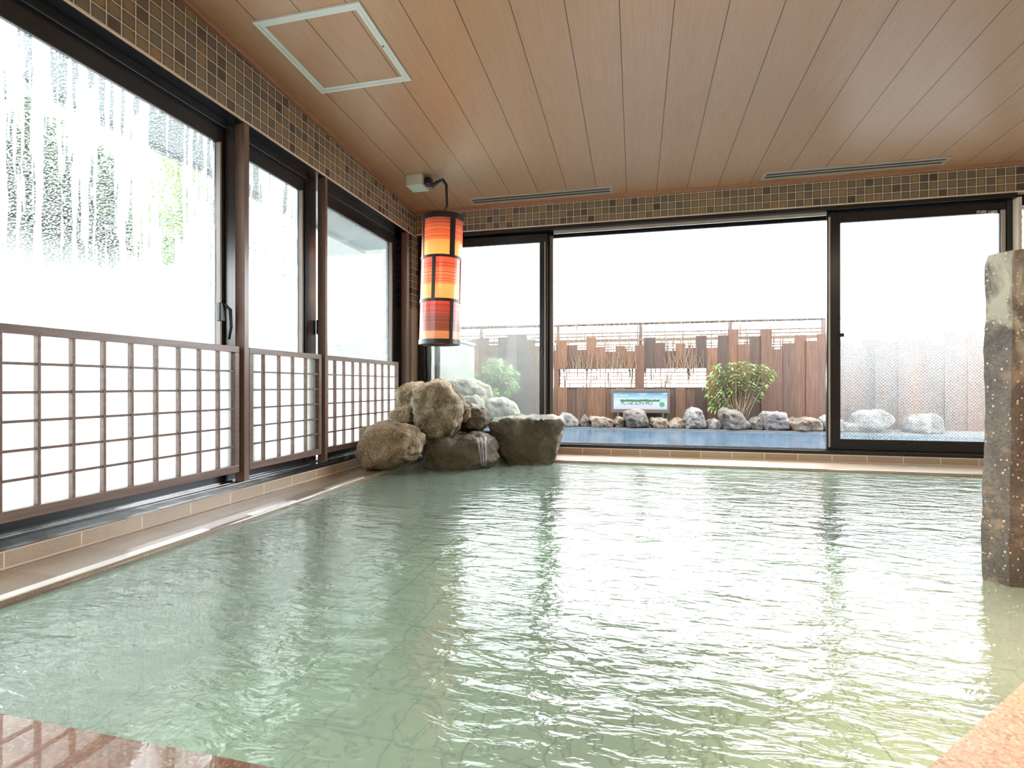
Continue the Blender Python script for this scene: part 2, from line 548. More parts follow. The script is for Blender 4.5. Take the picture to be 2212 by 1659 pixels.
def pool_tile():
    t = NT('pool_floor_tile')
    x, y, z = t.xyz()
    wob = t.math('MULTIPLY', t.math('SUBTRACT', t.noise(t.pos(), 6, 4), 0.5), 0.12)
    rnd, joint, _ = grid(t, t.math('ADD', x, wob), t.math('ADD', y, wob), 0.30, 0.30, 0.013)
    vein = t.noise(t.pos(), 3.2, 6, 0.6, 1.8)
    vein = t.ramp(t.math('ABSOLUTE', t.math('SUBTRACT', vein, 0.5)), [(0.0, (1, 1, 1, 1)), (0.03, (0, 0, 0, 1))])
    c = t.mix(t.math('MULTIPLY', rnd, 0.3), srgb(236, 222, 196), srgb(222, 206, 176))
    c = t.mix(t.math('MULTIPLY', vein, 0.6), c, srgb(74, 78, 68))
    c = t.mix(t.math('MULTIPLY', joint, 0.5), c, srgb(78, 82, 70))
    return t.done(t.pbr(c, 0.4))


M['pool_tile'] = pool_tile()


def glass_mat(name, fog_lo, fog_hi, axis, streak=True, wire=False, zsplit=None, zup=None, tint=(0.96, 0.985, 0.975, 1), fogcol=(0.86, 0.9, 0.92, 1)):
    """clear glass; condensation lies on it as a white scattering film cut by running drops"""
    t = NT(name)
    x, y, z = t.xyz()
    a = y if axis == 'y' else x
    if streak:
        wob = t.math('MULTIPLY', t.noise(t.comb(a, z, 0.0), 3.0, 2), 0.035)
        s1 = t.noise(t.comb(t.math('ADD', t.math('MULTIPLY', a, 1.0), wob), t.math('MULTIPLY', z, 0.030), 0.0), 26, 4, 0.65)
        s2 = t.noise(t.comb(a, t.math('MULTIPLY', z, 0.35), 3.0), 3.4, 3, 0.6)
        drops = t.noise(t.comb(a, z, 0.0), 150, 2, 0.6)
        m = t.math('ADD', s1, t.math('MULTIPLY', t.math('SUBTRACT', s2, 0.5), 0.55))
        mask = t.ramp(m, [(0.47, (1, 1, 1, 1)), (0.50, (0, 0, 0, 1))])        # 1 = fogged
        dots = t.ramp(drops, [(0.54, (0, 0, 0, 1)), (0.60, (0.9, 0.9, 0.9, 1))])
        mask = t.math('MAXIMUM', mask, dots)
    else:
        mask = t.ramp(t.noise(t.comb(a, t.math('MULTIPLY', z, 0.25), 0.0), 7, 4, 0.65), [(0.25, (0.45, 0.45, 0.45, 1)), (0.75, (1, 1, 1, 1))])
    fog = t.math('ADD', fog_lo, t.math('MULTIPLY', mask, fog_hi - fog_lo))
    if zsplit is not None:
        zl, zh, f_low = zsplit
        k = t.math('DIVIDE', t.math('SUBTRACT', zh, z), zh - zl, clamp=True)
        fog = t.math('MAXIMUM', fog, t.math('MULTIPLY', k, f_low))
    if zup is not None:
        zl, zh, f_up = zup
        k = t.math('POWER', t.math('DIVIDE', t.math('SUBTRACT', z, zl), zh - zl, clamp=True), 1.6)
        fog = t.math('ADD', fog, t.math('MULTIPLY', t.math('MULTIPLY', k, f_up), t.math('ADD', 0.5, mask)))
    clear = t.n('ShaderNodeBsdfTransparent', {'Color': tint}).outputs[0]
    gl = t.n('ShaderNodeBsdfGlossy', {'Roughness': 0.02}).outputs[0]
    fr = t.math('MULTIPLY', t.n('ShaderNodeFresnel', {'IOR': 1.3}).outputs[0], 0.6)
    base = t.n('ShaderNodeMixShader', {0: fr, 1: clear, 2: gl}).outputs[0]
    tl = t.n('ShaderNodeBsdfTranslucent', {'Color': fogcol}).outputs[0]
    sh = t.n('ShaderNodeMixShader', {0: fog, 1: base, 2: tl}).outputs[0]
    if wire:
        p = 0.030
        u = t.math('FRACT', t.math('DIVIDE', t.math('ADD', a, z), p))
        v = t.math('FRACT', t.math('DIVIDE', t.math('SUBTRACT', a, z), p))
        ln = t.math('MAXIMUM', t.math('LESS_THAN', u, 0.09), t.math('LESS_THAN', v, 0.09))
        wr = t.pbr(srgb(120, 120, 118), 0.35, 0.8)
        sh = t.n('ShaderNodeMixShader', {0: t.math('MULTIPLY', ln, 0.5), 1: sh, 2: wr}).outputs[0]
    return t.done(sh)


M['glass_left'] = glass_mat('fogged_glass', 0.012, 0.40, 'y', True, False, (0.9, 1.5, 0.3))
M['glass_left_plain'] = glass_mat('misted_glass', 0.02, 0.06, 'y', False)
M['glass_door'] = glass_mat('wired_glass', 0.022, 0.06, 'x', False, True, None, (0.35, 1.45, 0.10))
M['glass_door_clear'] = glass_mat('wired_glass', 0.012, 0.04, 'x', False, True)


def paper_mat():
    t = NT('shoji_film')
    df = t.n('ShaderNodeBsdfDiffuse', {'Color': (0.85, 0.85, 0.82, 1)}).outputs[0]
    tl = t.n('ShaderNodeBsdfTranslucent', {'Color': (0.92, 0.92, 0.9, 1)}).outputs[0]
    nz = t.math('ADD', 0.82, t.math('MULTIPLY', t.noise(t.pos(), 90, 2), 0.08))
    return t.done(t.n('ShaderNodeMixShader', {0: nz, 1: df, 2: tl}).outputs[0])


M['paper'] = paper_mat()


def leaf_mat(name, a, b):
    t = NT(name)
    n1 = t.noise(t.pos(), 14, 3)
    c = t.mix(t.ramp(n1, [(0.35, (0, 0, 0, 1)), (0.65, (1, 1, 1, 1))]), a, b)
    p = t.pbr(c, 0.35)
    tl = t.n('ShaderNodeBsdfTranslucent', {'Color': c}).outputs[0]
    return t.done(t.n('ShaderNodeMixShader', {0: 0.28, 1: p, 2: tl}).outputs[0])


M['leaf'] = leaf_mat('green_leaf', srgb(104, 134, 80), srgb(148, 168, 104))
M['leaf_dark'] = leaf_mat('dark_green_leaf', srgb(44, 68, 52), srgb(84, 112, 60))
M['leaf_light'] = leaf_mat('light_green_leaf', srgb(104, 140, 66), srgb(150, 178, 96))
M['fence_wood'] = wood_mat('fence_board', srgb(112, 90, 76), srgb(74, 58, 48), 0.65, 'z', 12, 0.85)


# ================================================================== SETTING
XL, YB = -2.47, 5.58            # faces of the left wall and the back wall
XR, YR = 4.6, -2.6              # right wall and rear wall (behind the camera)
TBL, TBB = H + 1.72, H + 1.745  # underside of the mosaic band
SILL = 0.143                    # top of the black sills
LZ = 0.025                      # ledge level (water at 0)
RX = 0.16                       # how far the windows sit back on the left
WX = XL - 0.13                  # plane of the sashes on the left
WY = YB + 0.10                  # plane of the sliding doors at the back

# ceiling
b = MB()
P = [(XL - 0.3, YR), (XR + 0.1, YR), (XR + 0.1, YB + 0.3), (XL - 0.3, YB + 0.3)]
b.prism(P, lambda x, y: ceil_z(y), lambda x, y: ceil_z(y) + 0.12)
struct(b.build('ceiling', M['ceiling']))
b = MB()
b.prism([(XL - 0.01, YR), (XL + 0.03, YR), (XL + 0.03, YB), (XL - 0.01, YB)], lambda x, y: ceil_z(y) - 0.032, lambda x, y: ceil_z(y) + 0.01)
struct(b.build('trim_1', M['trimwood'], bevel=0.004))
b = MB()
b.box(XL, XR, YB - 0.03, YB + 0.01, ceil_z(YB) - 0.032, ceil_z(YB) + 0.01)
struct(b.build('trim_2', M['trimwood'], bevel=0.004))

# left wall: mosaic band over the windows, tiled base below them, a solid length before the first window
YW0 = -0.6                      # near end of the windows
YP3 = 5.46                     # far end of the windows
b = MB()
b.m = 0
b.box(XL - 0.25, XL, YR, YB, TBL, 3.35)
b.box(XL - 0.25, XL, YR, YW0, 0.1, TBL)
b.box(XL - 0.25, XL, YP3, YB + 0.25, H + 0.88, TBL)
b.box(XL - 0.25, XL, YB, YB + 0.27, TBL - 0.01, 3.1)
b.m = 1
b.box(XL - 0.25, XL, YR, YB + 0.25, -0.62, 0.10)
b.box(XL - 0.25, XL, YP3, YB + 0.25, 0.10, H + 0.88)
b.m = 2
b.box(XL - 0.01, XL + 0.004, YW0, YB, TBL - 0.006, TBL + 0.006)
b.box(XL - 0.01, XL + 0.003, YR, YB + .1, LZ, LZ + 0.008)
b.box(XL - 0.01, XL + 0.003, YR, YB + .1, 0.094, 0.101)
b.m = 3
b.box(XL - 0.25, XL - 0.005, YW0, YP3, TBL - 0.012, TBL - 0.001)
struct(b.build('wall_left', [M['mosaic_left'], M['base_left'], M['grout'], M['black_metal']]))

# back wall: mosaic band over the doors, tiled base, jamb at the right
XD0, _ = on_y(907, YB)         # left end of the door opening
XD1, _ = on_y(2200, YB)        # right end
XW4 = XD1 + 0.95
b = MB()
b.m = 0
b.box(XL, XR, YB, YB + 0.27, TBB, 3.1)
b.m = 1
b.box(XL, XR, YB, YB + 0.27, -0.62, 0.10)
b.box(XW4, XR, YB, YB + 0.27, 0.1, TBB)
b.m = 2
b.box(XL, XR, YB - 0.004, YB + 0.01, TBB - 0.006, TBB + 0.006)
b.box(XL, XR, YB - 0.003, YB + 0.01, LZ, LZ + 0.010)
b.box(XL, XR, YB - 0.003, YB + 0.01, 0.092, 0.101)
b.box(XD1, XD1 + 0.025, YB - 0.003, YB + 0.2, 0.1, TBB - 0.05)
struct(b.build('wall_back', [M['mosaic_back'], M['base_back'], M['grout']]))
b = MB().box(XR, XR + 0.15, YR, YB + 0.27, -0.62, 3.4)
struct(b.build('wall_right', M['room_wall']))
b = MB().box(XL - 0.25, XR + 0.15, YR - 0.15, YR, -0.62, 3.5)
struct(b.build('wall_rear', M['room_wall']))

# pool, ledges and paving
PX0, PY1, PY0 = -2.12, 5.12, 0.87
pool = [(PX0, PY0), (0.26, PY0), (1.90, 2.51), (3.4, 2.51), (3.4, PY1), (PX0, PY1)]
b = MB()
b.box(XL, PX0, PY0, PY1, -0.62, LZ)
lo_ = struct(b.build('ledge_left', M['ledge_left'], bevel=0.018))
lo_.modifiers['bevel'].segments = 4
bpy.data.objects['ledge_left'].name = 'trim_3'
b = MB()
b.box(XL, XR, PY1, YB, -0.62, LZ)
struct(b.build('trim_4', M['ledge_back'], bevel=0.006))
b = MB()
b.m = 0
b.prism([(XL, YR), (0.26, YR), (0.26, PY0), (XL, PY0)], -0.62, LZ)
b.m = 1
b.prism([(0.26, YR), (XR, YR), (XR, PY1), (3.4, PY1), (3.4, 2.51), (1.90, 2.51), (0.26, PY0)], -0.62, LZ)
struct(b.build('floor', [M['granite'], M['granite_right']]))
b = MB()
b.prism(pool, -0.66, -0.58)
struct(b.build('pool_floor', M['pool_tile']))
bpy.data.objects['pool_floor'].name = 'floor.001'
b = MB()
b.prism(pool, -0.62, 0.0)
o = b.build('bath_water', M['water'])
tag(o, 'pale green hot spring water filling the indoor bath', 'water', kind='stuff')

# broken highlight on the left ledge's lip, put in as glossy white strips
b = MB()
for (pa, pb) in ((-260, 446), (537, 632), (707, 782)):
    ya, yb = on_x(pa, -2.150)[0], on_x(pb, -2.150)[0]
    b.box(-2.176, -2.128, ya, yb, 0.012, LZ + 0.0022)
struct(b.build('trim_12', simple_mat('white_highlight_paint', srgb(244, 240, 232), 0.12, 0, 40, 0.03, 0, (1, 1, 1), Coat_Weight=1.0, Coat_Roughness=0.05, Coat_IOR=1.7), bevel=0.0015))

# sills
b = MB()
b.box(XL - 0.245, XL + 0.002, YW0, YP3, 0.10, 0.1395)
b.box(XL - 0.012, XL + 0.004, YW0, YP3, 0.10, SILL)
b.box(XL - 0.06, XL - 0.052, YW0, YP3, 0.12, 0.1425)
b.box(WX - 0.045, WX + 0.035, YW0, YP3, 0.12, SILL + 0.005)
struct(b.build('trim_5', M['wet_sill'], bevel=0.002))
b = MB()
b.box(XD0, XD1, YB - 0.004, YB + 0.2, 0.10, 0.134)
b.box(XD0, XD1, YB + 0.03, YB + 0.035, 0.13, 0.141)
b.box(XD0, XD1, YB + 0.12, YB + 0.125, 0.13, 0.141)
struct(b.build('trim_6', M['black_metal'], bevel=0.002))


# ================================================================== LEFT WINDOWS
def yx(px, X=WX):
    return on_x(px, X)[0]


def left_window(n, y0, y1, glass, lock_y=None, lock_z=None, extra=None):
    root = thing('window_%d' % n, None, None, (WX, y0, SILL), kind='structure')
    f = MB()
    zt = H + 1.545
    f.box(WX - 0.02, WX + 0.02, y0, y1, zt, TBL - 0.01)              # head
    f.box(WX - 0.028, WX + 0.045, y0, y1, TBL - 0.07, TBL - 0.012)   # track cover
    f.box(WX - 0.02, WX + 0.02, y0, y1, SILL - 0.002, 0.225)         # bottom rail
    f.box(WX - 0.02, WX + 0.02, y0, y0 + 0.045, 0.225, zt)
    f.box(WX - 0.02, WX + 0.02, y1 - 0.055, y1, 0.225, zt)
    f.build('window_frame', M['black_metal'], root, bevel=0.003)
    MB().box(WX - 0.003, WX + 0.003, y0 + 0.04, y1 - 0.05, 0.22, zt + 0.005).build('pane', glass, root)
    # inner bead, brown
    MB().box(WX + 0.015, WX + 0.046, y1 - 0.058, y1 - 0.046, 0.225, zt).build('bead', M['brown_metal'], root, bevel=0.002)
    if lock_y:
        lk = MB()
        lk.box(WX + 0.02, WX + 0.05, lock_y, lock_y + 0.045, lock_z - 0.06, lock_z + 0.06)
        lo = lk.build('window_lock', M['black_plastic'], root, bevel=0.006)
        lv = MB()
        lv.tube([(WX + 0.05, lock_y + 0.035, lock_z + 0.05), (WX + 0.072, lock_y + 0.06, lock_z + 0.02), (WX + 0.066, lock_y + 0.075, lock_z - 0.09), (WX + 0.05, lock_y + 0.075, lock_z - 0.17)], [0.012, 0.011, 0.009, 0.007], 8)
        lv.build('lever', M['black_plastic'], lo, smooth=True)
    return root


y1e = yx(478)
w1 = left_window(1, YW0, y1e, M['glass_left'], yx(461), zz(675, on_x(470, WX)[1]))
y2s, y2e = yx(520), yx(652)
w2 = left_window(2, y2s, y2e, M['glass_left'])
y3s, y3e = yx(694), yx(843)
w3 = left_window(3, y3s, y3e, M['glass_left_plain'], yx(678), zz(707, on_x(680, WX)[1]))


def mullion(n, y0, y1, x0=WX - 0.045, x1=WX + 0.012):
    m = MB().box(x0, x1, y0, y1, SILL, TBL - 0.012)
    m.box(x1, x1 + 0.01, y0 + 0.01, y0 + 0.02, SILL, TBL - 0.012)
    return struct(m.build('trim_%d' % n, M['black_metal'], bevel=0.003))


mullion(7, y1e + 0.001, y2s - 0.001)
mullion(8, y2e + 0.001, yx(680))
mullion(9, y3e + 0.001, YP3 - 0.001)

# eave outside the left windows
b = MB()
b.box(-3.55, XL - 0.26, 0.3, 6.4, H + 1.84, H + 1.90)
b.box(-3.60, -3.55, 0.3, 6.4, H + 1.80, H + 1.98)
o = b.build('roof_eave', M['eave'], origin=(-3.0, 3.0, H + 1.8))
tag(o, 'grey roof eave running outside above the left windows', 'eave', kind='structure')


# wooden posts in front of the windows
def post(px, depth, top, label, X=XL):
    y0, Z0 = on_x(px[0], X)
    y1, Z1 = on_x(px[1], X)
    m = MB().box(X - depth, X + 0.002, y0, y1, 0.143, top)
    o = m.build('wooden_post', M['brown_wood'], bevel=0.003, origin=(X - depth / 2, (y0 + y1) / 2, 0.143))
    return tag(o, label, 'post', 'brown posts along the left windows')


post((527, 538), 0.068, TBL - 0.012, 'dark brown square post between the largest and the middle left window')
post((702, 707), 0.068, TBL - 0.012, 'dark brown square post between the middle and the far left window')
post((879, 884), 0.068, TBL - 0.012, 'dark brown square post at the far corner end of the left windows')


# ================================================================== SHOJI SCREENS
SX = XL - 0.012


def shoji(y0, y1, bars, label):
    """y0..y1 outside of the frame; bars: y centres of the upright lattice bars"""
    zt, zb = H + 0.253, H - 0.557
    root = thing('shoji_screen', label, 'screen', (SX, (y0 + y1) / 2, zb), 'latticed screens below the left windows')
    f = MB()
    sw = 0.036
    f.box(SX - 0.034, SX + 0.0, y0, y1, zt - 0.040, zt)
    f.box(SX - 0.034, SX + 0.0, y0, y1, zb, zb + 0.046)
    f.box(SX - 0.034, SX + 0.0, y0, y0 + sw, zb + 0.046, zt - 0.040)
    f.box(SX - 0.034, SX + 0.0, y1 - sw, y1, zb + 0.046, zt - 0.040)
    f.build('screen_frame', M['brown_wood_y'], root, bevel=0.002)
    l = MB()
    for yb in bars:
        l.box(SX - 0.030, SX - 0.004, yb - 0.0065, yb + 0.0065, zb + 0.046, zt - 0.040)
    hgt = (zt - 0.04) - (zb + 0.046)
    for k in range(1, 6):
        zk = zb + 0.046 + hgt * k / 6
        l.box(SX - 0.028, SX - 0.009, y0 + sw, y1 - sw, zk - 0.0062, zk + 0.0062)
    l.build('lattice', M['brown_wood_y'], root, bevel=0.001)
    MB().box(SX - 0.0325, SX - 0.0300, y0 + 0.01, y1 - 0.01, zb + 0.01, zt - 0.01).build('screen_paper', M['paper'], root)
    return root


def ysh(px):
    return on_x(px, SX)[0]


b1 = [ysh(p) for p in (87, 161.4, 226.9, 286.3, 340.3, 389, 434.5, 475.4)]
pit = (b1[-1] - b1[0]) / 7
b1 = [b1[0] + k * pit for k in range(8)]
shoji(b1[0] - pit - 0.030, ysh(517), b1, 'nearest white latticed screen with nine columns below the largest left window')
b2 = [ysh(p) for p in (573.2, 606.7, 636, 664)]
shoji(ysh(539), ysh(695), b2, 'narrow white latticed screen with five columns between the two middle posts')
b3 = [ysh(p) for p in (727, 746.3, 765.4, 782, 798.6, 814.1, 829, 843)]
shoji(ysh(704), ysh(861), b3, 'far white latticed screen with nine columns behind the boulders in the corner')


# ================================================================== BACK DOORS
def xy(px, Y=WY):
    return on_y(px, Y)[0]


def door(n, x0, x1, gx0, gx1, zt, zb, glass, Y=WY, handle=None):
    root = thing('door_%d' % n, None, None, (x0, Y, SILL), kind='structure')
    f = MB()
    f.box(x0, x1, Y - 0.02, Y + 0.02, zt, TBB - 0.06)
    f.box(x0, x1, Y - 0.02, Y + 0.02, 0.137, zb)
    f.box(x0, gx0, Y - 0.02, Y + 0.02, zb, zt)
    f.box(gx1, x1, Y - 0.02, Y + 0.02, zb, zt)
    f.build('door_frame', M['black_metal'], root, bevel=0.003)
    MB().box(gx0 - 0.005, gx1 + 0.005, Y - 0.003, Y + 0.003, zb - 0.005, zt + 0.005).build('pane', glass, root)
    return root


DT, DB = H + 1.59, H - 0.52
d1 = door(1, xy(922), xy(1183), xy(931), xy(1166), DT, DB, M['glass_door_clear'])
MB().box(xy(1177), xy(1179), WY - 0.028, WY - 0.019, DB, DT).build('edge_strip', M['silver'], d1)
xk = xy(1170)
MB().box(xk, xk + 0.02, WY - 0.035, WY - 0.018, H + 0.33, H + 0.43).build('door_handle', M['black_plastic'], d1, bevel=0.004)
# second leaf stacked behind the left one
x5, x6 = xy(1172, WY + 0.055), xy(1196, WY + 0.055)
d5 = door(2, xy(940, WY + .055), x6, xy(950, WY + .055), x5, DT + 0.02, DB, M['glass_door_clear'], WY + 0.055)
MB().box(xy(1189, WY + .055), xy(1196, WY + .055), WY + 0.02, WY + 0.036, SILL, DT + 0.07).build('stile_cap', M['brown_metal'], d5, bevel=0.002)
# right leaf
d2 = door(3, xy(1785), xy(2170), xy(1814), xy(2156), DT, DB, M['glass_door'])
e = MB()
e.box(xy(1788), xy(1791.5), WY - 0.030, WY - 0.019, SILL + 0.02, DT + 0.06)
e.build('edge_strip', M['silver'], d2, bevel=0.001)
e = MB()
for (p0, p1) in ((2110, 2117), (2119, 2131), (2135, 2138), (2140, 2154)):
    xa, Z = on_y(p0, WY - 0.021); xb, _ = on_y(p1, WY - 0.021)
    e.box(xa, xb, WY - 0.0225, WY - 0.019, zz(460, Z) , zz(455, Z))
e.build('maker_sticker', M['silver'], d2)
MB().box(xy(2158), xy(2167.5), WY - 0.03, WY - 0.018, DB, DT + 0.02).build('side_strip', M['silver'], d2, bevel=0.001)
xk = xy(1806)
MB().box(xk + 0.02, xk + 0.055, WY - 0.05, WY - 0.02, H + 0.475, H + 0.51).build('door_handle', M['black_plastic'], d2, bevel=0.006)

# outer frame of the door opening
b = MB()
b.box(XD0, XD1, YB + 0.006, YB + 0.25, TBB - 0.045, TBB - 0.002)
b.box(XD0, XD1, WY + 0.085, WY + 0.12, TBB - 0.09, TBB - 0.002)
b.box(XL + 0.0, xy(922), YB + 0.05, YB + 0.25, 0.134, TBB - 0.002)
b.box(xy(2170), XD1, YB + 0.07, YB + 0.25, 0.134, TBB - 0.002)
struct(b.build('trim_10', M['black_metal'], bevel=0.003))
b = MB()
b.box(xy(1197), xy(1783), YB + 0.06, YB + 0.085, TBB - 0.078, TBB - 0.044)
struct(b.build('trim_11', M['silver'], bevel=0.002))
# small window in the wall right of the doors
root = thing('window_4', None, None, (XD1, YB, 0.1), kind='structure')
b = MB()
b.box(XD1 + 0.025, XD1 + 0.06, YB + 0.1, YB + 0.16, 0.1, TBB)
b.box(XW4 - 0.05, XW4, YB + 0.1, YB + 0.16, 0.1, TBB)
b.box(XD1 + 0.06, XW4 - 0.05, YB + 0.1, YB + 0.16, TBB - 0.10, TBB)
b.box(XD1 + 0.06, XW4 - 0.05, YB + 0.1, YB + 0.16, 0.1, 0.2)
b.build('window_frame', M['black_metal'], root, bevel=0.003)
MB().box(XD1 + 0.06, XW4 - 0.05, YB + 0.125, YB + 0.13, 0.2, TBB - 0.1).build('pane', M['glass_left_plain'], root)
b = MB()
z = 0.22
while z < TBB - 0.1:
    b.quad((XD1 + .05, YB + .20, z), (XW4 - .04, YB + .20, z), (XW4 - .04, YB + .235, z + .05), (XD1 + .05, YB + .235, z + .05))
    b.quad((XD1 + .05, YB + .235, z + .05), (XW4 - .04, YB + .235, z + .05), (XW4 - .04, YB + .238, z + .053), (XD1 + .05, YB + .202, z + .003))
    z += 0.075
b.build('louvre_slats', M['white_metal'], root)

# ================================================================== CEILING FITTINGS
# access hatch
hc = [on_ceil(545.2, 46.8), on_ceil(775.8, 1), on_ceil(888.3, 170.7), on_ceil(696.7, 200.7)]
hx0 = (hc[0][0] + hc[3][0]) / 2; hx1 = (hc[1][0] + hc[2][0]) / 2
hy0 = (hc[0][1] + hc[1][1]) / 2; hy1 = (hc[2][1] + hc[3][1]) / 2
root = thing('ceiling_hatch', 'square access hatch with white metal frame in the plank ceiling', 'hatch', ((hx0 + hx1) / 2, (hy0 + hy1) / 2, ceil_z((hy0 + hy1) / 2)))


def ring(m, x0, x1, y0, y1, w_, t0, t1):
    for (a, c, d, e_) in ((x0, x1, y0, y0 + w_), (x0, x1, y1 - w_, y1), (x0, x0 + w_, y0 + w_, y1 - w_), (x1 - w_, x1, y0 + w_, y1 - w_)):
        m.prism([(a, d), (c, d), (c, e_), (a, e_)], lambda x, y: ceil_z(y) - t0, lambda x, y: ceil_z(y) + t1)


m = MB(); ring(m, hx0, hx1, hy0, hy1, 0.022, 0.010, 0.002); m.build('outer_frame', M['white_metal'], root, bevel=0.002)
m = MB(); ring(m, hx0 + 0.0245, hx1 - 0.0245, hy0 + 0.0245, hy1 - 0.0245, 0.024, 0.007, 0.002); m.build('inner_frame', M['white_metal'], root, bevel=0.002)
m = MB(); m.prism([(hx0 + .048, hy0 + .048), (hx1 - .048, hy0 + .048), (hx1 - .048, hy1 - .048), (hx0 + .048, hy1 - .048)], lambda x, y: ceil_z(y) - 0.003, lambda x, y: ceil_z(y) + 0.002)
m.build('hatch_panel', M['ceiling'], root)
xk, yk = on_ceil(828, 97)
MB().tube([(hx1 - 0.036, yk, ceil_z(yk) - 0.012), (hx1 - 0.036, yk, ceil_z(yk) - 0.002)], 0.006, 8).build('latch', M['grey_metal'], root)


def slot_vent(x0, x1, y0, y1, label):
    root = thing('slot_vent', label, 'vent', ((x0 + x1) / 2, (y0 + y1) / 2, ceil_z((y0 + y1) / 2)), 'slot air vents in the ceiling')
    m = MB(); ring(m, x0, x1, y0, y1, 0.028, 0.012, 0.001)
    ym = (y0 + y1) / 2
    m.prism([(x0 + .028, ym - .007), (x1 - .028, ym - .007), (x1 - .028, ym + .007), (x0 + .028, ym + .007)], lambda x, y: ceil_z(y) - .011, lambda x, y: ceil_z(y) + .001)
    m.build('vent_frame', M['silver'], root, bevel=0.002)
    m = MB(); m.prism([(x0 + .02, y0 + .02), (x1 - .02, y0 + .02), (x1 - .02, y1 - .02), (x0 + .02, y1 - .02)], lambda x, y: ceil_z(y) - .004, lambda x, y: ceil_z(y) + .001)
    m.build('vent_slots', M['dark_slot'], root)


a = on_ceil(1008.2, 428.8); c = on_ceil(1318.4, 401.4); d = on_ceil(1318.4, 415.6)
slot_vent(a[0] + 0.02, c[0] + .02, c[1], d[1], 'silver double slot air vent in the ceiling right of the lantern')
a = on_ceil(1650.5, 371.2); a2 = on_ceil(1643.7, 387.5); c = on_ceil(2056.7, 337); d = on_ceil(2036.8, 353.9)
slot_vent((a[0] + a2[0]) / 2, (c[0] + d[0]) / 2, (a[1] + c[1]) / 2, (a2[1] + d[1]) / 2, 'silver double slot air vent in the ceiling above the right door leaf')

# ================================================================== LANTERN
LD = 5.05
dx, dy = dv(957)
LX, LY = LD * dx, LD * dy
LR = 45.0 * LD / F
LT, LB = zz(470, LD), zz(745, LD)
cz = ceil_z(LY)
root = thing('hanging_lantern', 'tall cylindrical orange paper lantern with black bands hanging above the boulders', 'lantern', (LX, LY, LB))


def lpt(ang, z, r):
    """a point of the lantern; it hangs about one degree off plumb"""
    k = (LT - z) / (LT - LB)
    ox = -0.037 * k
    return (LX + ox + r * math.cos(ang), LY + r * math.sin(ang), z)


def lcyl(m, z0, z1, r0, r1=None, a0=0, a1=2 * math.pi, seg=48, inner=None):
    r1 = r1 or r0
    full = abs(a1 - a0 - 2 * math.pi) < 1e-6
    ns = seg if full else max(2, int(seg * (a1 - a0) / 6.283) + 1)
    ri = inner if inner is not None else r0 - 0.006
    for i in range(ns):
        t0 = a0 + (a1 - a0) * i / ns; t1 = a0 + (a1 - a0) * (i + 1) / ns
        m.quad(lpt(t0, z0, r0), lpt(t1, z0, r0), lpt(t1, z1, r1), lpt(t0, z1, r1))
        m.quad(lpt(t1, z0, ri), lpt(t0, z0, ri), lpt(t0, z1, ri), lpt(t1, z1, ri))
        m.quad(lpt(t0, z1, r1), lpt(t1, z1, r1), lpt(t1, z1, ri), lpt(t0, z1, ri))
        m.quad(lpt(t1, z0, r0), lpt(t0, z0, r0), lpt(t0, z0, ri), lpt(t1, z0, ri))
    if not full:
        m.quad(lpt(a0, z0, r0), lpt(a0, z1, r0), lpt(a0, z1, ri), lpt(a0, z0, ri))
        m.quad(lpt(a1, z0, ri), lpt(a1, z1, ri), lpt(a1, z1, r0), lpt(a1, z0, r0))


def shade_mat():
    t = NT('dyed_washi_shade')
    x, y, z = t.xyz()
    tier = t.math('DIVIDE', t.math('SUBTRACT', LT, z), (LT - LB) / 3.0)
    f = t.math('FRACT', tier)
    k = t.math('FLOOR', tier)
    c = t.ramp(f, [(0.0, srgb(200, 130, 112)), (0.24, srgb(212, 142, 116)), (0.34, srgb(232, 168, 130)), (0.62, srgb(230, 162, 122)), (0.64, srgb(244, 188, 134)), (1.0, srgb(248, 198, 146))])
    last = t.math('GREATER_THAN', k, 1.5)
    c2 = t.ramp(f, [(0.0, srgb(206, 112, 98)), (0.30, srgb(196, 112, 98)), (0.34, srgb(170, 118, 104)), (0.70, srgb(168, 112, 98)), (0.72, srgb(226, 182, 142)), (1.0, srgb(226, 184, 144))])
    c = t.mix(last, c, c2)
    st = t.n('ShaderNodeTexNoise', {'W': t.math('MULTIPLY', z, 95.0), 'Scale': 1.0, 'Detail': 3.0}, noise_dimensions='1D').outputs[0]
    band = t.math('MULTIPLY', t.math('GREATER_THAN', f, 0.10), t.math('LESS_THAN', f, 0.64))
    c = t.mix(t.math('MULTIPLY', band, t.ramp(st, [(0.50, (0, 0, 0, 1)), (0.58, (0.75, 0.75, 0.75, 1))])), c, srgb(142, 80, 60))
    fib = t.noise(t.pos(), 60, 3, 0.7)
    c = t.mix(t.ramp(fib, [(0.66, (0, 0, 0, 1)), (0.72, (0.5, 0.5, 0.5, 1))]), c, srgb(150, 84, 40))
    p = t.pbr(c, 0.35, 0, None, 0.5, Coat_Weight=1.0, Coat_Roughness=0.2, Coat_IOR=1.7)
    tl = t.n('ShaderNodeBsdfTranslucent', {'Color': c}).outputs[0]
    return t.done(t.n('ShaderNodeMixShader', {0: 0.55, 1: p, 2: tl}).outputs[0])


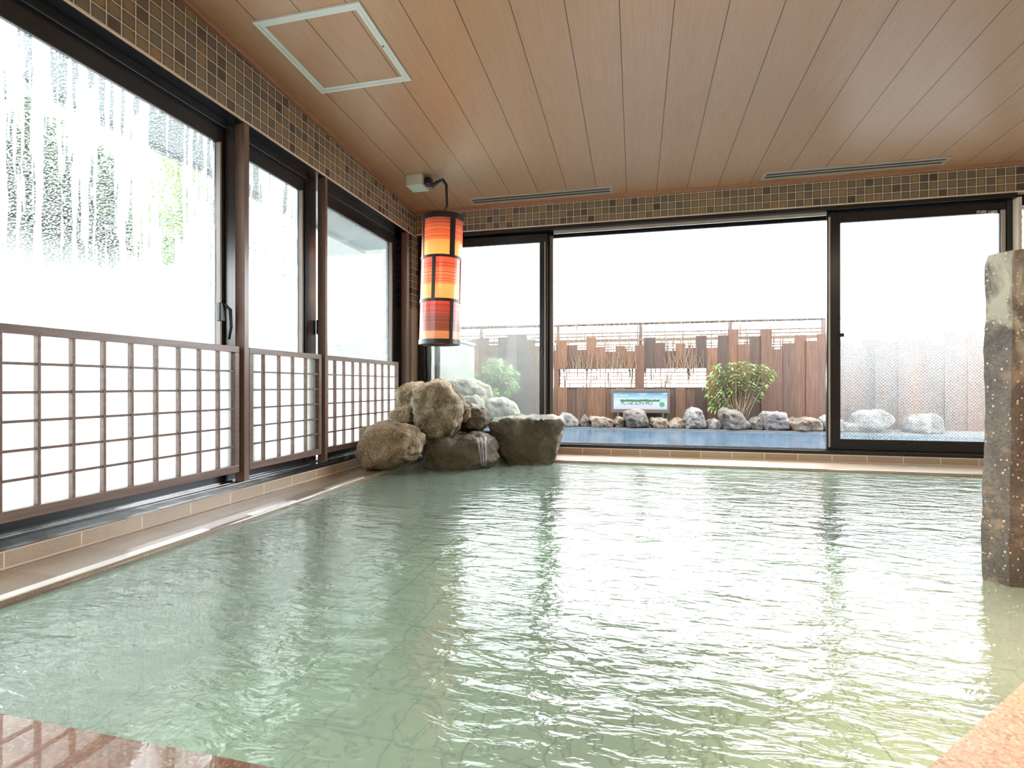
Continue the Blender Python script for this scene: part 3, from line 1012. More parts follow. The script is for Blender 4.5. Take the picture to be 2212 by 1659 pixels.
m = MB(); lcyl(m, LB + 0.03, LT - 0.03, LR - 0.006); m.build('lamp_shade', shade_mat(), root, smooth=False)
for p in root.children[0].data.polygons: p.use_smooth = abs(p.normal.z) < 0.5
hh = (LT - LB) / 3
m = MB(); lcyl(m, LT - 0.055, LT, LR + 0.004); m.quad(*[lpt(6.2832 * i / 48, LT - 0.004, LR) for i in range(48)])
m.build('top_cap', M['black_plastic'], root)
for i, (za, hgt) in enumerate(((LT - hh - 0.012, 0.024), (LT - 2 * hh - 0.014, 0.028), (LB, 0.045))):
    m = MB(); lcyl(m, za, za + hgt, LR); m.build('band', M['black_plastic'], root)
fa = math.atan2(-LY, -LX)          # direction from the lantern to the room side


def barang(px, cxp):
    s = max(-1, min(1, (px - cxp) / 45.0))
    return fa + math.asin(s)


for (z0, z1, pxs, cxp) in ((LT - hh, LT, (916, 980), 956.5), (LT - 2 * hh, LT - hh, (938,), 954), (LB, LT - 2 * hh, (972,), 948)):
    for q in pxs:
        a = barang(q, cxp)
        for extra in (0, math.pi * 0.5, math.pi):
            m = MB(); lcyl(m, z0, z1, LR + 0.001, None, a + extra - 0.085, a + extra + 0.085)
            m.build('upright_bar', M['black_plastic'], root)
# bulb
bm = bmesh.new(); bmesh.ops.create_uvsphere(bm, u_segments=16, v_segments=12, radius=0.045)
me = bpy.data.meshes.new('bulb'); bm.to_mesh(me); bm.free()
t = NT('lit_bulb'); me.materials.append(t.done(t.n('ShaderNodeEmission', {0: (1, 0.72, 0.4, 1), 1: 60.0}).outputs[0]))
bo = bpy.data.objects.new('bulb', me); C.objects.link(bo); bo.parent = root
bo.location = Vector((LX - 0.008, LY, LT - hh * 0.80)) - Vector(root.location)
lamp('lantern_light', 'POINT', (LX - 0.01, LY, LT - hh * 0.80), 13, (1.0, 0.82, 0.62), 0.05)
lamp('lantern_light', 'POINT', (LX - 0.02, LY, LT - hh * 1.6), 6.5, (1.0, 0.84, 0.66), 0.05)
lamp('lantern_light', 'POINT', (LX - 0.03, LY, LT - hh * 2.45), 4.5, (1.0, 0.84, 0.66), 0.05)
# hanging stem
sx, sy = LX - 0.0, LY
m = MB()
m.tube([(sx, sy, LT - 0.005), (sx + 0.002, sy, LT + 0.06)], 0.024, 10)
m.tube([(sx + .002, sy, LT + 0.04), (sx + 0.04, sy, LT + 0.11), (sx + 0.035, sy, cz - 0.10), (sx, sy, cz - 0.045), (sx - 0.06, sy + .005, cz - 0.06), (sx - 0.12, sy + .01, cz - 0.10)], [0.013, 0.013, 0.014, 0.015, 0.016, 0.018], 8)
m.build('stem', M['black_plastic'], root, smooth=True)
# junction box on the ceiling
bx, by = on_ceil(915, 425)
bx, by = LX - 0.27, LY + 0.02
m = MB(); m.prism([(bx - 0.085, by - 0.10), (bx + 0.085, by - 0.10), (bx + 0.085, by + 0.08), (bx - 0.085, by + 0.08)], cz - 0.105, lambda x, y: ceil_z(y) + 0.001)
m.build('ceiling_box', M['white_plastic'], root, bevel=0.006)
m = MB(); m.box(bx + 0.085, bx + 0.15, by - 0.06, by + 0.03, cz - 0.09, cz - 0.02); m.build('bracket', M['black_plastic'], root, bevel=0.01)


# ================================================================== ROCKS
def rock(name, label, outline, Z, depth, mat, seed, group, cat='rock', rough=0.03, cuts=0, sink=0.0, front=0.72, tilt=0.0, res=0.035):
    """A boulder: `outline` is its silhouette (picture columns/rows) at depth Z; the stone bulges towards
    and away from the room by depth/2 and is closed behind."""
    rnd = random.Random(seed)
    pts = []
    for px, py in outline:
        dx, dy = dv(px)
        pts.append(Vector((Z * dx, Z * dy, zz(py, Z))))
    cen = sum(pts, Vector()) / len(pts)
    fx, fy = dv(CX)
    fw = Vector((fx, fy, 0)).normalized()
    P = []
    for k, sc_ in ((-0.5, front), (-0.28, 0.95), (0.0, 1.0), (0.3, 0.93), (0.5, 0.66)):
        for p in pts:
            q = cen + (p - cen) * sc_ * (1 + rnd.uniform(-0.04, 0.02)) + fw * (depth * k * rnd.uniform(0.82, 1.06))
            q.z += tilt * k * depth
            P.append(q)
    bm = bmesh.new()
    for q in P: bm.verts.new(q)
    r = bmesh.ops.convex_hull(bm, input=bm.verts[:])
    bmesh.ops.delete(bm, geom=[g for g in bm.verts if not g.link_faces], context='VERTS')
    bmesh.ops.triangulate(bm, faces=bm.faces[:])
    size = max((max(q[i] for q in P) - min(q[i] for q in P)) for i in range(3))
    edge = size * res
    for it in range(6):
        long_e = [e for e in bm.edges if e.calc_length() > edge * 1.6]
        if not long_e: break
        bmesh.ops.subdivide_edges(bm, edges=long_e, cuts=1)
        bmesh.ops.triangulate(bm, faces=[f for f in bm.faces if len(f.verts) > 3])
    for it in range(1):
        bmesh.ops.smooth_vert(bm, verts=bm.verts[:], factor=0.5, use_axis_x=True, use_axis_y=True, use_axis_z=True)
    bm.normal_update()
    off = Vector((rnd.uniform(0, 50), rnd.uniform(0, 50), rnd.uniform(0, 50)))
    for v in bm.verts:
        n1 = noise.fractal((v.co + off) * (2.2 / size), 1.0, 2.0, 3)
        n2 = noise.fractal((v.co + off) * (9.0 / size), 0.9, 2.1, 4)
        ridg = abs(noise.noise((v.co + off) * (4.5 / size)))
        v.co += v.normal * size * (0.04 * n1 + rough * n2 * 0.9 - 0.055 * (0.22 - min(ridg, 0.22)) / 0.22 * 0.5 + 0.014)
        v.co.z -= sink
    zb = min(v.co.z for v in bm.verts)
    org = Vector((cen.x, cen.y, zb))
    for v in bm.verts: v.co -= org
    me = bpy.data.meshes.new(name)
    bm.to_mesh(me); bm.free()
    for p in me.polygons: p.use_smooth = True
    me.materials.append(mat)
    o = bpy.data.objects.new(name, me)
    C.objects.link(o)
    o.location = org
    return tag(o, label, cat, group)


G1 = 'boulders of the indoor rock pile'
rock('boulder', 'rounded brown boulder at the left front of the pile, on the tiled ledge', [(778, 985), (779, 955), (783, 930), (800, 916), (830, 907), (868, 912), (900, 925), (915, 945), (914, 972), (900, 992), (868, 1004), (825, 1012), (795, 1006)], 4.62, 0.42, M['rock_tan'], 3, G1, 'boulder')
rock('boulder', 'largest upright boulder on top of the rock pile, below the lantern', [(897, 838), (925, 820), (955, 816), (975, 826), (1001, 868), (1002, 890), (997, 925), (975, 948), (935, 956), (905, 930), (893, 895)], 4.95, 0.5, M['rock_brown'], 8, G1, 'boulder', front=0.8)
rock('boulder', 'tan boulder at the upper left of the pile, behind the upright one', [(858, 848), (868, 832), (893, 824), (915, 826), (920, 870), (900, 895), (862, 885)], 5.2, 0.35, M['rock_tan'], 12, G1, 'boulder')
rock('boulder', 'small sloping brown boulder wedged under the upper left one', [(842, 900), (858, 880), (885, 868), (905, 876), (903, 912), (870, 922), (845, 915)], 5.1, 0.4, M['rock_brown'], 15, G1, 'boulder')
rock('boulder', 'dark hidden boulder at the middle of the pile, behind its front stones', [(885, 935), (905, 915), (960, 905), (1020, 910), (1045, 930), (1040, 975), (980, 985), (900, 980)], 5.35, 0.3, M['rock_wet'], 17, G1, 'boulder')
rock('boulder', 'low wet boulder in the bath water with water running over it', [(917, 968), (922, 950), (955, 938), (1000, 936), (1040, 928), (1068, 940), (1080, 965), (1075, 988), (1060, 1003), (1000, 1012), (940, 1012), (918, 1000)], 4.92, 0.5, M['rock_wet'], 21, G1, 'boulder', sink=0.02)
rock('boulder', 'small dark boulder at the right shoulder of the pile', [(1000, 880), (1018, 872), (1045, 878), (1060, 893), (1056, 915), (1038, 932), (1005, 928), (996, 905)], 5.1, 0.3, M['rock_wet'], 27, G1, 'boulder')
rock('boulder', 'smallest brown stone squeezed beside the upright boulder', [(990, 880), (1003, 868), (1018, 880), (1020, 902), (1005, 912), (990, 905)], 4.98, 0.22, M['rock_brown'], 31, G1, 'boulder')
rock('boulder', 'flat-topped dark slab boulder at the right end of the pile', [(1055, 912), (1062, 904), (1130, 900), (1196, 896), (1214, 897), (1220, 906), (1213, 938), (1197, 985), (1190, 1000), (1095, 1005), (1082, 985), (1082, 935)], 5.32, 0.5, M['rock_wet'], 36, G1, 'boulder', front=0.9, rough=0.02)
G2 = 'pale rocks outside behind the left door pane'
rock('garden_rock', 'big pale rock right outside the left glass door', [(945, 860), (955, 826), (985, 816), (1025, 820), (1062, 838), (1070, 880), (1050, 925), (950, 925)], 6.55, 0.30, M['rock_cream'], 41, G2)
rock('garden_rock', 'pale angular rock outside the left door, rightmost of the heap', [(1035, 885), (1050, 862), (1085, 856), (1112, 870), (1126, 897), (1125, 925), (1040, 925)], 6.45, 0.4, M['rock_cream'], 44, G2)
rock('garden_rock', 'small pale rock outside in front of the big one', [(990, 880), (1005, 858), (1030, 852), (1046, 868), (1044, 925), (995, 925)], 6.22, 0.22, M['rock_cream'], 47, G2)

# water running over the low boulder
m = MB()
dx, dy = dv(1045)
rs = random.Random(4)
for k, (p, q, wd) in enumerate([(1030 + 3.2 * j + rs.uniform(-1, 1), 1041 + 1.7 * j + rs.uniform(-1, 1), rs.uniform(0.006, 0.014)) for j in range(7)]):
    Zs = 4.63
    path = []
    for i in range(9):
        tt = i / 8
        px_ = p + (q - p) * tt + rs.uniform(-0.7, 0.7); py_ = 944 + rs.uniform(0, 3) * (1 - tt) + 62 * tt ** 1.4
        d0, d1 = dv(px_); Zk = Zs + 0.05 * (1 - tt)
        path.append((Zk * d0, Zk * d1, zz(py_, Zk)))
    m.tube(path, [wd * (0.8 - 0.4 * i / 8) * 0.42 for i in range(9)], 8)
t = NT('running_water')
g = t.n('ShaderNodeBsdfGlossy', {'Roughness': 0.35}).outputs[0]
a_ = t.n('ShaderNodeBsdfTransparent').outputs[0]
dd = t.n('ShaderNodeBsdfDiffuse', {'Color': (0.9, 0.93, 0.95, 1)}).outputs[0]
s1 = t.n('ShaderNodeMixShader', {0: 0.10, 1: a_, 2: dd}).outputs[0]
s2 = t.n('ShaderNodeMixShader', {0: t.n('ShaderNodeFresnel', {'IOR': 1.33}).outputs[0], 1: s1, 2: g}).outputs[0]
o = m.build('water_stream', t.done(s2), smooth=True, origin=(4.63 * dx, 4.63 * dy, 0.0))
tag(o, 'thin stream of water falling from the low wet boulder into the bath', 'water stream')

# ================================================================== STONE PILLAR
rnd = random.Random(5)
cn = [(1.33, 2.42), (1.38, 2.352), (1.66, 2.325), (1.80, 2.40), (1.76, 2.62), (1.50, 2.69)]
bm = bmesh.new()
rows = 46
ztop = H + 0.508
zbot = -0.30
per = []
for i in range(len(cn)):
    a = Vector(cn[i]); c = Vector(cn[(i + 1) % len(cn)])
    L = (c - a).length
    n = max(3, int(L / 0.022))
    for k in range(n): per.append(a + (c - a) * (k / n))
cenp = sum((Vector(q) for q in cn), Vector((0, 0))) / len(cn)
N = len(per)
grid_v = []
for j in range(rows + 1):
    s_ = j / rows
    z = zbot + (ztop - zbot) * s_
    row = []
    for i, p in enumerate(per):
        q = Vector((p.x + 0.016 * s_, p.y + 0.004 * s_, z))
        if j >= rows - 1: q.z += 0.03 * (q.x - 1.33) * 1.2
        nn = noise.fractal(q * 3.0 + Vector((7, 3, 1)), 1.0, 2.0, 3) * 0.009 + noise.fractal(q * 16.0, 0.9, 2.0, 3) * 0.005
        d = (Vector((p.x, p.y)) - cenp).normalized()
        q.x += d.x * nn; q.y += d.y * nn
        if j == rows: q.x -= d.x * 0.012; q.y -= d.y * 0.012; q.z += 0.006
        row.append(bm.verts.new(q))
    grid_v.append(row)
for j in range(rows):
    for i in range(N):
        k = (i + 1) % N
        bm.faces.new((grid_v[j][i], grid_v[j][k], grid_v[j + 1][k], grid_v[j + 1][i]))
bm.faces.new(grid_v[rows]); bm.faces.new(list(reversed(grid_v[0])))
me = bpy.data.meshes.new('stone_pillar')
org = Vector((cenp.x, cenp.y, zbot))
for v in bm.verts: v.co -= org
bm.normal_update(); bm.to_mesh(me); bm.free()
for p in me.polygons: p.use_smooth = len(p.vertices) == 4
me.set_sharp_from_angle(angle=math.radians(30))
me.materials.append(M['pillar'])
o = bpy.data.objects.new('stone_pillar', me); C.objects.link(o); o.location = org
tag(o, 'tall rough grey-brown stone pillar standing in the bath at the right', 'pillar')

# ================================================================== OUTSIDE
OW = H - 0.70                    # outdoor water level
b = MB()
b.box(-9, 9, 8.45, 16, -0.4, 0.085)
b.box(XL - 0.25, 9, YB + 0.27, 6.0, -0.4, 0.075)
b.box(-9, -2.30, 6.0, 8.45, -0.4, 0.085)
b.box(6.5, 9, 6.0, 8.45, -0.4, 0.085)
o = b.build('ground', M['concrete'])
struct(o); o.name = 'floor.002'
b = MB().box(-9, XL - 0.25, -3, 6.0, -0.4, 0.04)
struct(b.build('floor.004', simple_mat('pale_bounce_gravel', srgb(176, 174, 168), 0.8, 0, 80, 0.15, 0.4)))  # ground outside made pale to throw more daylight onto the screens
b = MB().box(-2.30, 6.5, 6.0, 8.45, -0.4, -0.34)
struct(b.build('floor.003', simple_mat('blue_pool_tile', srgb(86, 118, 150), 0.4, 0, 10, 0.1)))
b = MB().box(-2.30, 6.5, 6.0, 8.45, -0.02, OW)
o = b.build('outdoor_pool_water', M['water_out'])
tag(o, 'blue water of the open-air bath beyond the open sliding door', 'water', kind='stuff')

# outdoor stones along the far edge
G3 = 'stones along the far edge of the outdoor bath'
ORK = [
    (1205, 1252, 891, 921, 'rock_pale', 'bluish white sloping stone just right of the indoor slab boulder', [(0, .9), (.02, .35), (.25, .0), (.6, .1), (.9, .5), (1, .8), (.9, 1), (.1, 1)]),
    (1252, 1273, 895, 921, 'rock_grey', 'small pointed grey stone left of the long brown one', [(0, 1), (.1, .5), (.5, 0), (.9, .3), (1, 1)]),
    (1272, 1328, 898, 922, 'rock_ochre', 'long low brown stone left below the landscape sign', [(0, .3), (.05, .05), (.5, .1), (.9, .3), (1, .6), (.85, 1), (.1, 1)]),
    (1326, 1348, 899, 922, 'rock_ochre', 'small pale brown stone under the left edge of the landscape sign', [(0, .5), (.3, 0), (.9, .1), (1, 1), (.1, 1)]),
    (1347, 1402, 883, 922, 'rock_grey', 'big rugged grey stone standing in front of the landscape sign', [(0, .15), (.1, .1), (.5, 0), (.78, .1), (.95, .6), (1, 1), (.1, 1), (.05, .5)]),
    (1404, 1442, 902, 925, 'rock_ochre', 'rounded pale brown stone under the right edge of the sign', [(0, .6), (.1, .1), (.5, 0), (.85, .1), (1, .5), (.95, 1), (.15, 1)]),
    (1442, 1474, 901, 926, 'rock_ochre', 'small brown stone left of the tall white one', [(0, .7), (.25, .3), (.7, 0), (.95, .2), (1, .8), (.8, 1), (.05, 1)]),
    (1477, 1523, 880, 927, 'rock_pale', 'tall whitish stone left of the bush, highest in the row', [(0, 1), (.02, .6), (.15, .45), (.2, .1), (.4, 0), (.75, .1), (.9, .5), (1, .95)]),
    (1526, 1557, 904, 927, 'rock_pale', 'small white stone between the tall stone and the bush', [(0, .7), (.1, .15), (.5, 0), (.85, .2), (1, .8), (.9, 1), (.1, 1)]),
    (1553, 1618, 885, 928, 'rock_grey', 'broad grey slanted stone right in front of the bush', [(0, .1), (.1, 0), (.6, .02), (.75, .3), (1, .8), (.9, 1), (.1, 1), (.08, .5)]),
    (1616, 1645, 899, 928, 'rock_grey', 'small purplish grey stone right of the slanted one', [(0, .4), (.6, 0), (.85, .05), (1, .6), (.8, 1), (.1, 1)]),
    (1643, 1698, 888, 931, 'rock_pale', 'white block stone with a dark crack along its side', [(0, .2), (.1, .05), (.5, 0), (.85, .1), (1, .5), (1, 1), (.05, 1)]),
    (1698, 1767, 903, 931, 'rock_ochre', 'long low white and ochre stone near the right door leaf', [(0, .4), (.15, .15), (.4, 0), (.8, 0), (1, .4), (1, .95), (.1, 1)]),
    (1770, 1812, 893, 932, 'rock_pale', 'white stone half hidden by the edge of the right door leaf', [(0, .7), (.1, .3), (.5, 0), (1, .3), (1, 1), (.1, 1)]),
    (1814, 1852, 910, 936, 'rock_pale', 'low pale stone behind the right glass pane, at its left edge', [(0, .3), (.3, 0), (.7, .2), (1, .8), (1, 1), (0, 1)]),
    (1845, 1918, 886, 931, 'rock_pale', 'large pale stone behind the right glass pane', [(0, .8), (.1, .2), (.3, 0), (.8, 0), (1, .35), (.7, .8), (.4, 1), (.1, 1)]),
    (1959, 2028, 892, 938, 'rock_pale', 'pale domed stone behind the right glass pane, nearest the pillar', [(0, .9), (.05, .4), (.35, .05), (.7, 0), (.85, .4), (1, .85), (.9, 1), (.1, 1)]),
]
for i, (x0, x1, yt, yb, mt, lb, ol) in enumerate(ORK):
    Yr = 8.68
    Z = Yr / dv((x0 + x1) / 2)[1]
    bot = HY + (H - 0.07) * F / Z
    out = [(x0 + (x1 - x0) * a, yt + (bot + 1 - yt) * c) for a, c in ol]
    rock('garden_rock', lb, out, Z, 0.16 + (x1 - x0) * 0.0045, M[mt], 100 + i * 7, G3, rough=0.045, res=0.05)

# board fence
YF = 9.12
root = thing('wooden_fence', 'brown board fence with uneven tops and two slotted openings behind the outdoor bath', 'fence', (1.0, YF, 0.085))
bd = [(1196, 1206, 756), (1206, 1225, 735), (1225, 1246, 745), (1246, 1267, 756), (1267, 1287, 729), (1287, 1308, 749), (1308, 1330, 760), (1330, 1350, 747),
      (1350, 1372, 758), (1372, 1391.5, 745.5), (1391.5, 1415, 729), (1415, 1437, 740), (1437, 1460, 759), (1460, 1480, 742), (1480, 1503, 751), (1503, 1526, 725),
      (1526, 1551, 751), (1551, 1573, 724), (1573, 1595, 711), (1595, 1619, 743), (1619, 1644, 726), (1644, 1667, 711), (1667, 1692, 754), (1692, 1717, 741),
      (1717, 1741, 723.5), (1741, 1766, 736), (1766, 1790, 721)]
rnd = random.Random(11)
p = 1790
while p < 2230:
    bd.append((p, p + 25, 715 + rnd.uniform(0, 40))); p += 25
p = 1196
left = []
while p > 1000:
    left.append((p - 20, p, rnd.uniform(728, 760) if p > 1150 or p < 1100 else 722)); p -= 20
bd = list(reversed(left)) + bd
OPEN = [(1209.5, 1372, 797.5, 836), (1391.5, 1527, 797, 836.5)]


def fz(px, py, Y=YF):
    return zz(py, Y / dv(px)[1])


for i, (a, c, top) in enumerate(bd):
    xa, Za = on_y(a, YF); xb, Zb = on_y(c, YF)
    mid = (a + c) / 2
    zt = fz(mid, top)
    m = MB()
    off = 0.012 * (i % 2) + 0.003 * ((i * 7) % 3)
    g = -0.004
    hole = None
    for (h0, h1, t0, t1) in OPEN:
        if mid > h0 and mid < h1: hole = (fz(1330, 797), fz(1330, 836))
    if hole:
        m.box(xa + g, xb - g, YF - off, YF + 0.024 - off, hole[1], zt)
        m.box(xa + g, xb - g, YF - off, YF + 0.024 - off, 0.085, hole[0]) if False else None
        m = MB()
        m.box(xa + g, xb - g, YF - off, YF + 0.024 - off, 0.085, hole[1])
        m.box(xa + g, xb - g, YF - off, YF + 0.024 - off, hole[0], zt)
    else:
        m.box(xa + g, xb - g, YF - off, YF + 0.024 - off, 0.085, zt)
    m.build('board', M['fence_wood'], root, bevel=0.002)
xa = on_y(1000, YF)[0]; xb = on_y(2235, YF)[0]
for zr in (0.35, ):
    if zr > H + 0.5:
        continue
    MB().box(xa, xb, YF + 0.025, YF + 0.06, zr - 0.035, zr + 0.035).build('back_rail', M['brown_metal'], root)
for hi, (h0, h1, t0, t1) in enumerate(OPEN):
    x0, x1 = on_y(h0, YF)[0], on_y(h1, YF)[0]
    z0, z1 = fz(1330, 836), fz(1330, 797)
    m = MB()
    for k in range(1, 5):
        zk = z0 + (z1 - z0) * k / 5
        m.box(x0, x1, YF + 0.025, YF + 0.035, zk - 0.010, zk + 0.010)
    m.box(x0, x1, YF - 0.012, YF + 0.03, z0 - 0.012, z0)
    m.box(x0, x1, YF - 0.004, YF + 0.03, z1, z1 + 0.008)
    m.build('slot_bars', M['twig'], root)

# railing behind the fence
YG = 9.36
root = thing('metal_railing', 'thin grey railing with wires standing behind the board fence', 'railing', (1.0, YG, 0.085))
x0, x1 = on_y(985, YG)[0], on_y(2240, YG)[0]
zr = zz(703, YG / dv(1196)[1])
m = MB().tube([(x0, YG, zr), (x1, YG, zr)], 0.030, 8); m.build('top_rail', M['grey_metal'], root, smooth=True)
for px in (1040, 1206, 1384, 1577, 1780, 2000, 2200):
    xk = on_y(px, YG)[0]
    MB().box(xk - 0.032, xk + 0.032, YG - 0.02, YG + 0.02, 0.085, zr).build('railing_post', M['grey_metal'], root, bevel=0.003)
m = MB()
for py in (722, 729):
    zk = zz(py, YG / dv(1206)[1])
    m.tube([(x0, YG, zk), (x1, YG, zk)], 0.013, 5)
for k in range(60):
    xk = x0 + (x1 - x0) * k / 60
    m.tube([(xk, YG, zr - 0.02), (xk, YG, zr - 0.55)], 0.006, 4)
for py in (747, 752, 757, 762):
    zk = zz(py, YG / dv(1206)[1])
    m.tube([(x0, YG, zk), (x1, YG, zk)], 0.009, 4)
m.build('wires', M['grey_metal'], root)
zk = zz(738, YG / dv(1206)[1])
MB().box(x0, x1, YG - 0.03, YG - 0.005, zk - 0.026, zk + 0.026).build('cross_beam', M['brown_metal'], root)

# dry brushwood sticking up behind and in front of the boards
rnd = random.Random(21)
m = MB()
for k in range(420):
    px = rnd.choice([rnd.uniform(1000, 1560), rnd.uniform(1196, 1500), rnd.uniform(1560, 1790)])
    Yk = YF + rnd.uniform(0.07, 0.12)
    xk = on_y(px, Yk)[0]
    zt = zz(rnd.uniform(672, 735), Yk / dv(px)[1])
    z0 = zz(rnd.uniform(770, 860), Yk / dv(px)[1])
    lean = rnd.uniform(-0.05, 0.05)
    pts = [(xk + lean * (i / 4) ** 1.5 + rnd.uniform(-.006, .006), Yk, z0 + (zt - z0) * i / 4) for i in range(5)]
    m.tube(pts, [0.006, 0.0055, 0.005, 0.004, 0.002], 4)
    if rnd.random() < 0.6:
        s_ = rnd.choice((-1, 1))
        m.tube([pts[3], (pts[3][0] + s_ * .02, Yk, pts[3][2] + .05), (pts[3][0] + s_ * .03, Yk, pts[3][2] + .10)], [0.002, 0.0015, 0.0008], 4)
o = m.build('dry_brushwood', M['twig'], origin=(1.0, YF + 0.11, 0.5))
tag(o, 'thin dry brushwood twigs sticking up behind the board fence', 'twigs', kind='stuff')
m = MB()
for k in range(150):
    px = rnd.choice([rnd.gauss(1330, 22), rnd.gauss(1480, 22), rnd.gauss(1250, 18)])
    xk = on_y(px, YF - 0.04)[0]
    z0 = fz(px, 797); zt = z0 + rnd.uniform(0.12, 0.42)
    sp = rnd.uniform(-0.12, 0.12)
    pts = [(xk + sp * (i / 3) ** 1.3, YF - 0.04 + rnd.uniform(-.008, .008), z0 + (zt - z0) * i / 3) for i in range(4)]
    m.tube(pts, [0.0035, 0.003, 0.002, 0.001], 4)
o = m.build('dry_grass', M['twig'], origin=(0.6, YF - 0.04, fz(1330, 797)))
tag(o, 'dry grass stalks fanning out over the fence boards above the slots', 'dry grass', kind='stuff')

# landscape sign
YS = YF - 0.10
x0, Z0 = on_y(1324, YS); x1, Z1 = on_y(1443, YS)
Zm = (Z0 + Z1) / 2
z0, z1 = zz(892, Zm), zz(841, Zm)
ix0, ix1 = on_y(1325, YS)[0] , on_y(1442, YS)[0]
iz0, iz1 = zz(884.5, Zm), zz(848, Zm)
root = thing('landscape_sign', 'long framed panorama picture in front of the fence behind the grey stone', 'sign', ((x0 + x1) / 2, YS, z0))
m = MB()
m.box(x0 - 0.03, x1 + 0.03, YS, YS + 0.03, z0, z0 + 0.05)
m.box(x0 - 0.03, x1 + 0.03, YS, YS + 0.03, z1 - 0.045, z1)
m.box(x0 - 0.03, x0 + 0.01, YS, YS + 0.03, z0 + 0.05, z1 - 0.045)
m.box(x1 - 0.01, x1 + 0.03, YS, YS + 0.03, z0 + 0.05, z1 - 0.045)
m.build('sign_frame', M['grey_metal'], root, bevel=0.003)


def sign_mat():
    t = NT('panorama_print')
    x, y, z = t.xyz()
    u = t.math('DIVIDE', t.math('SUBTRACT', x, ix0), ix1 - ix0)
    v = t.math('DIVIDE', t.math('SUBTRACT', z, iz0), iz1 - iz0)
    c = t.ramp(v, [(0.0, srgb(134, 140, 144)), (0.4, srgb(146, 150, 154)), (0.62, srgb(122, 142, 150)), (1.0, srgb(62, 104, 126))])
    cl = t.ramp(t.noise(t.comb(t.math('MULTIPLY', x, 3.0), t.math('MULTIPLY', z, 14.0), 0.0), 1.6, 4, 0.6), [(0.5, (0, 0, 0, 1)), (0.7, (0.7, 0.7, 0.7, 1))])
    c = t.mix(t.math('MULTIPLY', cl, t.math('GREATER_THAN', v, 0.6)), c, srgb(152, 158, 162))
    # wooded ridge
    nb = t.math('MULTIPLY', t.noise(t.comb(x, 0.0, 0.0), 9, 4), 0.22)
    hill = t.math('MULTIPLY', t.math('LESS_THAN', v, t.math('ADD', 0.47, nb)), t.math('GREATER_THAN', v, 0.46))
    inx = t.math('MULTIPLY', t.math('GREATER_THAN', u, 0.13), t.math('LESS_THAN', u, 0.86))
    c = t.mix(t.math('MULTIPLY', hill, inx), c, srgb(42, 88, 52))
    # town blocks below it
    wn = t.n('ShaderNodeTexWhiteNoise', {'Vector': t.comb(t.math('FLOOR', t.math('MULTIPLY', u, 60.0)), t.math('FLOOR', t.math('MULTIPLY', v, 22.0)), 0.0)}).outputs[0]
    town = t.math('MULTIPLY', t.math('LESS_THAN', t.math('ABSOLUTE', t.math('SUBTRACT', v, 0.36)), 0.09), t.math('LESS_THAN', t.math('ABSOLUTE', t.math('SUBTRACT', u, 0.44)), 0.30))
    town = t.math('MULTIPLY', town, t.math('GREATER_THAN', wn, 0.5))
    c = t.mix(t.math('MULTIPLY', town, 0.8), c, srgb(52, 62, 80))
    # round green badge
    du = t.math('MULTIPLY', t.math('SUBTRACT', u, 0.90), (ix1 - ix0) / (iz1 - iz0)); dv_ = t.math('SUBTRACT', v, 0.30)
    rr = t.math('SQRT', t.math('ADD', t.math('MULTIPLY', du, du), t.math('MULTIPLY', dv_, dv_)))
    c = t.mix(t.math('LESS_THAN', rr, 0.155), c, srgb(64, 120, 88))
    return t.done(t.pbr(c, 0.3))


MB().box(ix0, ix1, YS + 0.005, YS + 0.02, iz0, iz1).build('sign_picture', sign_mat(), root)
for px in (1335, 1432):
    xk = on_y(px, YS)[0]
    MB().box(xk - 0.015, xk + 0.015, YS + 0.005, YS + 0.03, 0.085, z0 + 0.01).build('leg', M['grey_metal'], root)


# plants
def leaf(m, p, d, L, W, up):
    d = d.normalized()
    s_ = d.cross(up)
    if s_.length < 1e-3: s_ = Vector((1, 0, 0))
    s_.normalize()
    n = s_.cross(d).normalized()
    tip = p + d * L - n * L * 0.18
    mid = p + d * L * 0.45 + n * L * 0.02
    a = mid + s_ * W * 0.5 + n * W * 0.22
    c = mid - s_ * W * 0.5 + n * W * 0.22
    k = len(m.v)
    m.v += [tuple(p), tuple(a), tuple(tip), tuple(c), tuple(mid)]
    for f in ((k, k + 1, k + 4), (k + 1, k + 2, k + 4), (k + 4, k + 2, k + 3), (k, k + 4, k + 3)):
        m.f.append(f); m.mi.append(0)


def whorl_shrub(name, label, cat, base, tips, leafL, leafW, mat, seed, per=11, group=None):
    rnd = random.Random(seed)
    base = Vector(base)
    root = thing(name, label, cat, base, group)
    st = MB(); lf = MB()
    for tp in tips:
        tp = Vector(tp)
        mid = base + (tp - base) * 0.5 + Vector((rnd.uniform(-.04, .04), rnd.uniform(-.03, .03), 0.06))
        b0 = base + Vector((rnd.uniform(-.07, .07), rnd.uniform(-.05, .05), 0))
        st.tube([b0, b0 + (mid - b0) * 0.55 + Vector((0, 0, 0.03)), mid, tp], [0.008, 0.007, 0.005, 0.003], 5)
        ax = (tp - mid).normalized()
        for ring_, k in ((0.0, per), (0.05, per - 3), (0.11, 4)):
            for i in range(k):
                a = 2 * math.pi * i / k + rnd.uniform(-.3, .3) + ring_ * 20
                e1 = ax.cross(Vector((0, 1, 0.1))).normalized(); e2 = ax.cross(e1)
                d = (e1 * math.cos(a) + e2 * math.sin(a)) + ax * rnd.uniform(0.0, 0.7)
                d.z -= rnd.uniform(0.0, 0.35)
                leaf(lf, tp - ax * ring_, d, leafL * rnd.uniform(0.7, 1.1), leafW * rnd.uniform(0.8, 1.1), Vector((0, 0, 1)))
    st.build('stems', M['twig'], root, smooth=True)
    lf.build('foliage', mat, root)
    return root


def fpt(px, py, Y):
    x, Z = on_y(px, Y)
    return (x, Y, zz(py, Z))


